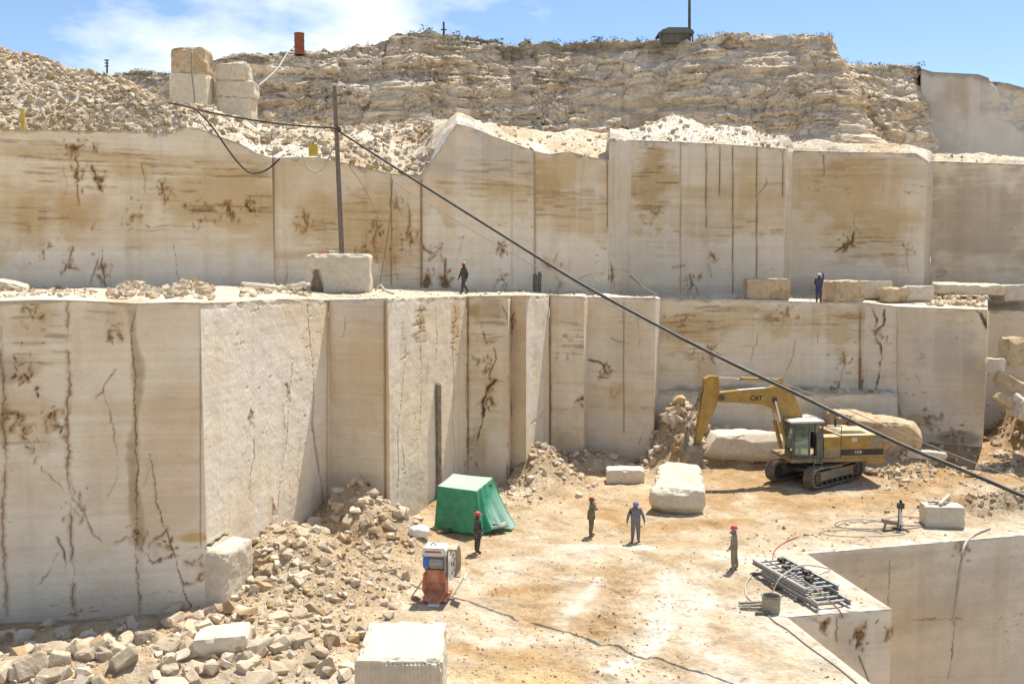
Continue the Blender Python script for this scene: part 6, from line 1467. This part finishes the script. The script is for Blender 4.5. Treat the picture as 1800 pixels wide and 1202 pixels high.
def wall_at(px, py, off=.16):
    for i in range(len(LOW) - 1):
        if LOW[i][0] <= px <= LOW[i + 1][0]:
            A, B = at(*LOW[i])[:2], at(*LOW[i + 1])[:2]; t = (B - A) / np.hypot(*(B - A)); n = np.array((t[1], -t[0])); d = ray(px, py); s = np.dot(A - CAM[:2], n) / np.dot(d[:2], n); p = CAM + d * s
            return p + np.array((n[0], n[1], 0)) * off
a, b = wall_at(767, 862), wall_at(767, 672)
root = empty('steel_channel', (a[0], a[1], 0)); tag(root, 'dark grey steel channel standing upright against the wall behind the tarpaulin', 'steel channel')
m = MB(); h = b[2]; m.cyl((0, 0, -.1), (0, 0, h - .12), .14, seg=14); m.cyl((0, 0, h - .12), (0, 0, h), .14, .05, seg=14); m.build('pipe', M_STEEL, root)
m = MB(); m.box((-.14, .02, h / 2), (.03, .10, h)); m.build('flange', M_GREY, root)
for k, px_ in enumerate((940, 948)):
    q = at(px_, 513, 62.6); m = MB(); m.cyl((0, 0, 0), (.02, .1, 1.05 + .1 * k), .13, seg=12); m.cyl((.02, .1, 1.05 + .1 * k), (.02, .1, 1.15 + .1 * k), .09, .05, seg=12); o = m.build('gas_bottle', M_CABFR); o.location = q
    tag(o, ('left dark gas bottle at the foot of the upper wall, centre', 'right dark gas bottle at the foot of the upper wall, centre')[k], 'gas bottle')
q = gz(735, 946); 
block('white_sack', q + np.array((0, .3, -.03)), (.95, .7, .5), .2, 'white heaped sack on the ground left of the tarpaulin', 'sack', mat=M_WHITEP, seed=60, e=3, rough=.08, fr=2.5, flat=False)

# ------------------------------------------------------------------ people
def cloth(name, c): return plain_mat(name, c, .85, var=.3, scale=7, dirt=(.42, .33, .22), dirt_amt=.3, bump=.3)
M_SKIN = plain_mat('skin', (.20, .105, .06), .6, var=.15, scale=6)
M_BOOT = cloth('boots', (.035, .028, .022)); M_HAIR = plain_mat('dark hair', (.012, .010, .009), .7)
def person(loc, face, shirt, trousers, label, hat=None, hatmat=None, height=1.72, arms=None, legs=None, lean=0.0, head=(0, 0), long_coat=False, brim=False):
    """face: direction (radians, 0 = +x) the person looks; local x forward, y left, z up; a single skinned body"""
    root = empty('person', loc, face); tag(root, label, 'person')
    k = height / 1.70
    arms = arms or {}; legs = legs or {}
    hip, wai, che, nek = Vector((0, 0, .93)), Vector((.01 + lean * .2, 0, 1.10)), Vector((.01 + lean * .6, 0, 1.34)), Vector((lean, 0, 1.49))
    hd = nek + Vector((.02 + head[0], head[1], .12)); top = nek + Vector((.015 + head[0] * 1.4, head[1] * 1.4, .235))
    pts, rad, reg, ed = [], [], [], []
    def add(p, r, g, par=None):
        pts.append(Vector(p) * k); f_ = {'s': 1.42, 't': 1.45, 'b': 1.3, 'k': 1.16}[g]; rad.append((r[0] * k * f_, r[1] * k * f_) if isinstance(r, tuple) else (r * k * f_, r * k * f_)); reg.append(g)
        if par is not None: ed.append((par, len(pts) - 1))
        return len(pts) - 1
    i_h = add(hip, (.155, .12), 't'); i_w = add(wai, (.15, .115), 's', i_h); i_c = add(che, (.17, .125), 's', i_w); i_n = add(nek, (.06, .06), 'k', i_c); i_hd = add(hd, (.082, .098), 'k', i_n); add(top, (.07, .082), 'k', i_hd)
    hands = []
    for s, nm in ((1, 'l'), (-1, 'r')):
        sh = che + Vector((0, s * .19, .08)); el, wr, ha = arms.get(nm, ((.02, s * .25, 1.14), (.10, s * .26, .90), (.13, s * .255, .81)))
        a = add(sh, .068, 's', i_c); b = add(el, .05, 's', a); c = add(wr, .034, 's', b); d = add(ha, (.042, .03), 'k', c); hands.append((Vector(wr), Vector(ha), s, d))
        hp = hip + Vector((0, s * .095, -.07)); kn, an, to = legs.get(nm, ((.02, s * .11, .50), (-.02, s * .115, .09), (.14, s * .13, .035)))
        e = add(hp, .092, 't', i_h); f = add(kn, .066, 't', e); cf = add(Vector(kn).lerp(Vector(an), .4) + Vector((-.015, 0, 0)), .062, 't', f); g = add(an, .05, 'b', cf); h = add(to, (.05, .036), 'b', g)
    me = bpy.data.meshes.new('body'); me.from_pydata(pts, ed, []); ob = bpy.data.objects.new('body', me); COL.objects.link(ob)
    md = ob.modifiers.new('skin', 'SKIN'); md.use_smooth_shade = True
    for i, v in enumerate(me.skin_vertices[0].data): v.radius = rad[i]; v.use_root = (i == 0)
    sd = ob.modifiers.new('sub', 'SUBSURF'); sd.levels = 2; sd.render_levels = 2
    dg = bpy.context.evaluated_depsgraph_get(); m2 = bpy.data.meshes.new_from_object(ob.evaluated_get(dg)); bpy.data.objects.remove(ob)
    bm = bmesh.new(); bm.from_mesh(m2)
    # fingers: four of unequal length and a thumb from the side of each palm, slightly curled
    for (wr, ha, s, d) in hands:
        ax = (ha - wr).normalized(); side = ax.cross(Vector((0, 1, 0)));
        if side.length < .1: side = ax.cross(Vector((1, 0, 0)))
        side.normalize(); nrm = ax.cross(side).normalized()
        for q in range(5):
            if q < 4: b0 = ha + side * (q - 1.5) * .021 + ax * .03; L_ = (.075, .088, .082, .062)[q]; dirn = ax
            else: b0 = ha - side * .038 - ax * .01; L_ = .06; dirn = (ax * .7 - side * .7).normalized()
            c1 = b0 + dirn * L_ * .5; c2 = c1 + (dirn * .75 + nrm * s * .5).normalized() * L_ * .5
            prev = None
            for (p, r) in ((b0, .011), (c1, .0105), (c2, .008)):
                u = dirn.orthogonal().normalized(); v = dirn.cross(u)
                ring = [bm.verts.new((p + (u * math.cos(t * 1.2566) + v * math.sin(t * 1.2566)) * r) * k) for t in range(5)]
                if prev:
                    for t in range(5): bm.faces.new((prev[t], prev[(t + 1) % 5], ring[(t + 1) % 5], ring[t]))
                prev = ring
            bm.faces.new(prev)
    P = np.array([p[:] for p in pts]); rg = np.array(reg)
    A = P[[e[0] for e in ed]]; B = P[[e[1] for e in ed]]
    order = {'s': 0, 't': 1, 'b': 2, 'k': 3}
    for f in bm.faces:
        c = np.array(f.calc_center_median()); t = np.clip(((c - A) * (B - A)).sum(1) / ((B - A) ** 2).sum(1), 0, 1)
        dd = np.linalg.norm(c - A - (B - A) * t[:, None], axis=1); j = int(dd.argmin()); e = ed[j]
        g = rg[e[1]] if t[j] > .5 else rg[e[0]]
        if len(f.verts) == 5 or (rg[e[1]] == 'k' and rg[e[0]] == 's' and t[j] > .85): g = 'k'
        if rg[e[0]] == 't' and rg[e[1]] == 's': g = 's' if t[j] > .35 else 't'
        f.material_index = order[g]; f.smooth = True
    m2.clear_geometry(); bm.to_mesh(m2); bm.free()
    m2.materials.clear()
    for mt in (shirt, trousers, M_BOOT, M_SKIN): m2.materials.append(mt)
    m2.name = 'body'; new_obj('body', m2, root)
    # face: nose, eyes, mouth, ears, then hair and hat
    hc = (nek + Vector((.022 + head[0], head[1], .135))) * k
    m = MB(); m.prism([(.085, -.01), (.118, -.02), (.085, .03)], -.014, .014); o = m.build('nose', M_SKIN, root); o.location = hc
    for s in (1, -1):
        m = MB(); bmesh.ops.create_uvsphere(m.bm, u_segments=8, v_segments=6, radius=.013); o = m.build('eye', M_HAIR, root); o.location = hc + Vector((.085, s * .033, .02)) * k
        m = MB(); bmesh.ops.create_uvsphere(m.bm, u_segments=8, v_segments=6, radius=.026); o = m.build('ear', M_SKIN, root); o.location = hc + Vector((0, s * .088, .0)) * k; o.scale = (1, .5, 1.3)
    m = MB(); m.box((0, 0, 0), (.012, .05, .010)); o = m.build('mouth', M_HAIR, root); o.location = hc + Vector((.088, 0, -.05)) * k
    m = MB(); bmesh.ops.create_uvsphere(m.bm, u_segments=16, v_segments=10, radius=.108)
    bmesh.ops.delete(m.bm, geom=[v for v in m.bm.verts if v.co.z < -.03 or (v.co.x > .05 and v.co.z < .045)], context='VERTS'); o = m.build('hair', M_HAIR, root); o.location = hc + Vector((-.012, 0, .028)) * k
    if hat:
        m = MB(); bmesh.ops.create_uvsphere(m.bm, u_segments=20, v_segments=12, radius=.142)
        bmesh.ops.delete(m.bm, geom=[v for v in m.bm.verts if v.co.z < (-.05 if hat == 'scarf' else .0)], context='VERTS')
        for f in m.bm.faces: f.smooth = True
        o = m.build('helmet' if hat == 'helmet' else 'headscarf', hatmat, root); o.location = hc + Vector((-.005, 0, .045 if hat == 'helmet' else .02)) * k
        if hat == 'helmet':
            m = MB(); m.cyl((0, 0, -.01), (0, 0, .012), .165 if brim else .15, .13, seg=20); m.box((.13, 0, 0), (.12, .17, .016)); b = m.build('brim', hatmat, o)
        else:
            m = MB(); m.prism([(-.14, .03), (-.06, .05), (-.08, -.20), (-.17, -.18)], -.10, .10, bevel=.02); m.build('neck_cloth', hatmat, o)
    if long_coat:
        m = MB(); n = 20; rings = ((1.14, .165, .205), (.98, .175, .215), (.80, .19, .225))
        V = [(rx * math.cos(2 * math.pi * q / n), ry * math.sin(2 * math.pi * q / n), z) for (z, rx, ry) in rings for q in range(n)]
        m.faces([tuple(c * k for c in v) for v in V], [(j * n + q, j * n + (q + 1) % n, (j + 1) * n + (q + 1) % n, (j + 1) * n + q) for j in range(2) for q in range(n)])
        for f in m.bm.faces: f.smooth = True
        m.build('coat_skirt', shirt, root)
    return root
C_BLACK = cloth('black jacket', (.022, .024, .026)); C_DTR = cloth('dark trousers', (.04, .036, .03)); C_OLIVE = cloth('olive jacket', (.13, .115, .065)); C_KHAKI = cloth('khaki trousers', (.27, .225, .15))
C_GREYB = cloth('blue grey overalls', (.17, .165, .19)); C_GREYT = cloth('grey trousers', (.21, .185, .16)); C_SAND = cloth('sand overalls', (.29, .245, .165)); C_NAVY = cloth('navy overalls', (.028, .038, .12)); C_NAVT = cloth('slate trousers', (.06, .07, .12))
C_JKT = cloth('dark jacket', (.035, .038, .036)); C_CAMO = cloth('grey trousers light', (.19, .18, .15))
H_RED = plain_mat('red helmet', (.55, .035, .035), .4, var=.15, dirt=(.5, .3, .25), dirt_amt=.3); H_PINK = plain_mat('pink helmet', (.60, .16, .14), .45, var=.15); H_RUST = plain_mat('brown red cap', (.30, .06, .04), .7, var=.2); H_BLUE = plain_mat('violet headcloth', (.24, .22, .42), .8, var=.2); H_WHT = plain_mat('pale helmet', (.65, .55, .5), .45, var=.15)
R = math.radians
person(gz(839, 972), R(20), C_BLACK, C_DTR, 'worker in black with a red helmet standing in front of the green tarpaulin', 'helmet', H_RED, 1.74, arms={'l': ((.04, .25, 1.14), (.22, .2, 1.02), (.29, .17, 1.02)), 'r': ((.04, -.25, 1.14), (.22, -.2, .98), (.29, -.17, .97))})
person(gz(1039, 942), R(-15), C_OLIVE, C_KHAKI, 'worker in an olive jacket with a hand raised to the face', 'helmet', H_RUST, 1.74, long_coat=True,
       arms={'l': ((.10, .27, 1.18), (.26, .10, 1.22), (.24, .02, 1.24)), 'r': ((.12, -.24, 1.16), (.22, -.10, 1.36), (.17, -.03, 1.47))})
person(gz(1117, 952), R(-88), C_GREYB, C_GREYT, 'worker in blue grey overalls and violet headcloth with arms hanging', 'scarf', H_BLUE, 1.78,
       arms={'l': ((.0, .31, 1.16), (.05, .37, .93), (.07, .375, .84)), 'r': ((.0, -.31, 1.16), (.05, -.37, .93), (.07, -.375, .84))}, legs={'l': ((.02, .12, .5), (-.02, .13, .09), (.12, .17, .035)), 'r': ((.02, -.12, .5), (-.02, -.13, .09), (.12, -.17, .035))})
person(gz(1290, 1001), R(165), C_SAND, C_SAND, 'worker in sand coloured overalls and red helmet near the steel frames', 'helmet', H_RED, 1.75, brim=True,
       arms={'l': ((.02, .24, 1.15), (.16, .25, .93), (.22, .24, .86)), 'r': ((.0, -.25, 1.15), (.10, -.26, .91), (.14, -.26, .82))}, legs={'l': ((.05, .10, .5), (.03, .11, .09), (.18, .12, .035)), 'r': ((-.04, -.10, .5), (-.12, -.11, .09), (.04, -.12, .035))})
person(ledge_pt(816, 58.0) + np.array((0, 0, .0)), R(-150), C_JKT, C_CAMO, 'worker in a dark jacket and pink helmet walking along the middle bench', 'helmet', H_PINK, 1.74,
       legs={'l': ((.16, .10, .52), (.20, .11, .10), (.36, .12, .05)), 'r': ((-.02, -.10, .52), (-.30, -.11, .14), (-.16, -.12, .04))}, arms={'l': ((-.08, .25, 1.16), (-.06, .26, .92), (-.02, .26, .83)), 'r': ((.08, -.25, 1.15), (.20, -.24, .93), (.25, -.23, .85))})
pw = person(ledge_pt(1439, 62.9), R(80), C_NAVY, C_NAVT, 'worker in blue with one arm raised, beside the brown block on the middle bench', 'helmet', H_WHT, 1.72,
       arms={'r': ((.10, -.26, 1.50), (.10, -.24, 1.74), (.10, -.23, 1.83)), 'l': ((.06, .25, 1.15), (.22, .18, 1.1), (.29, .14, 1.12))})
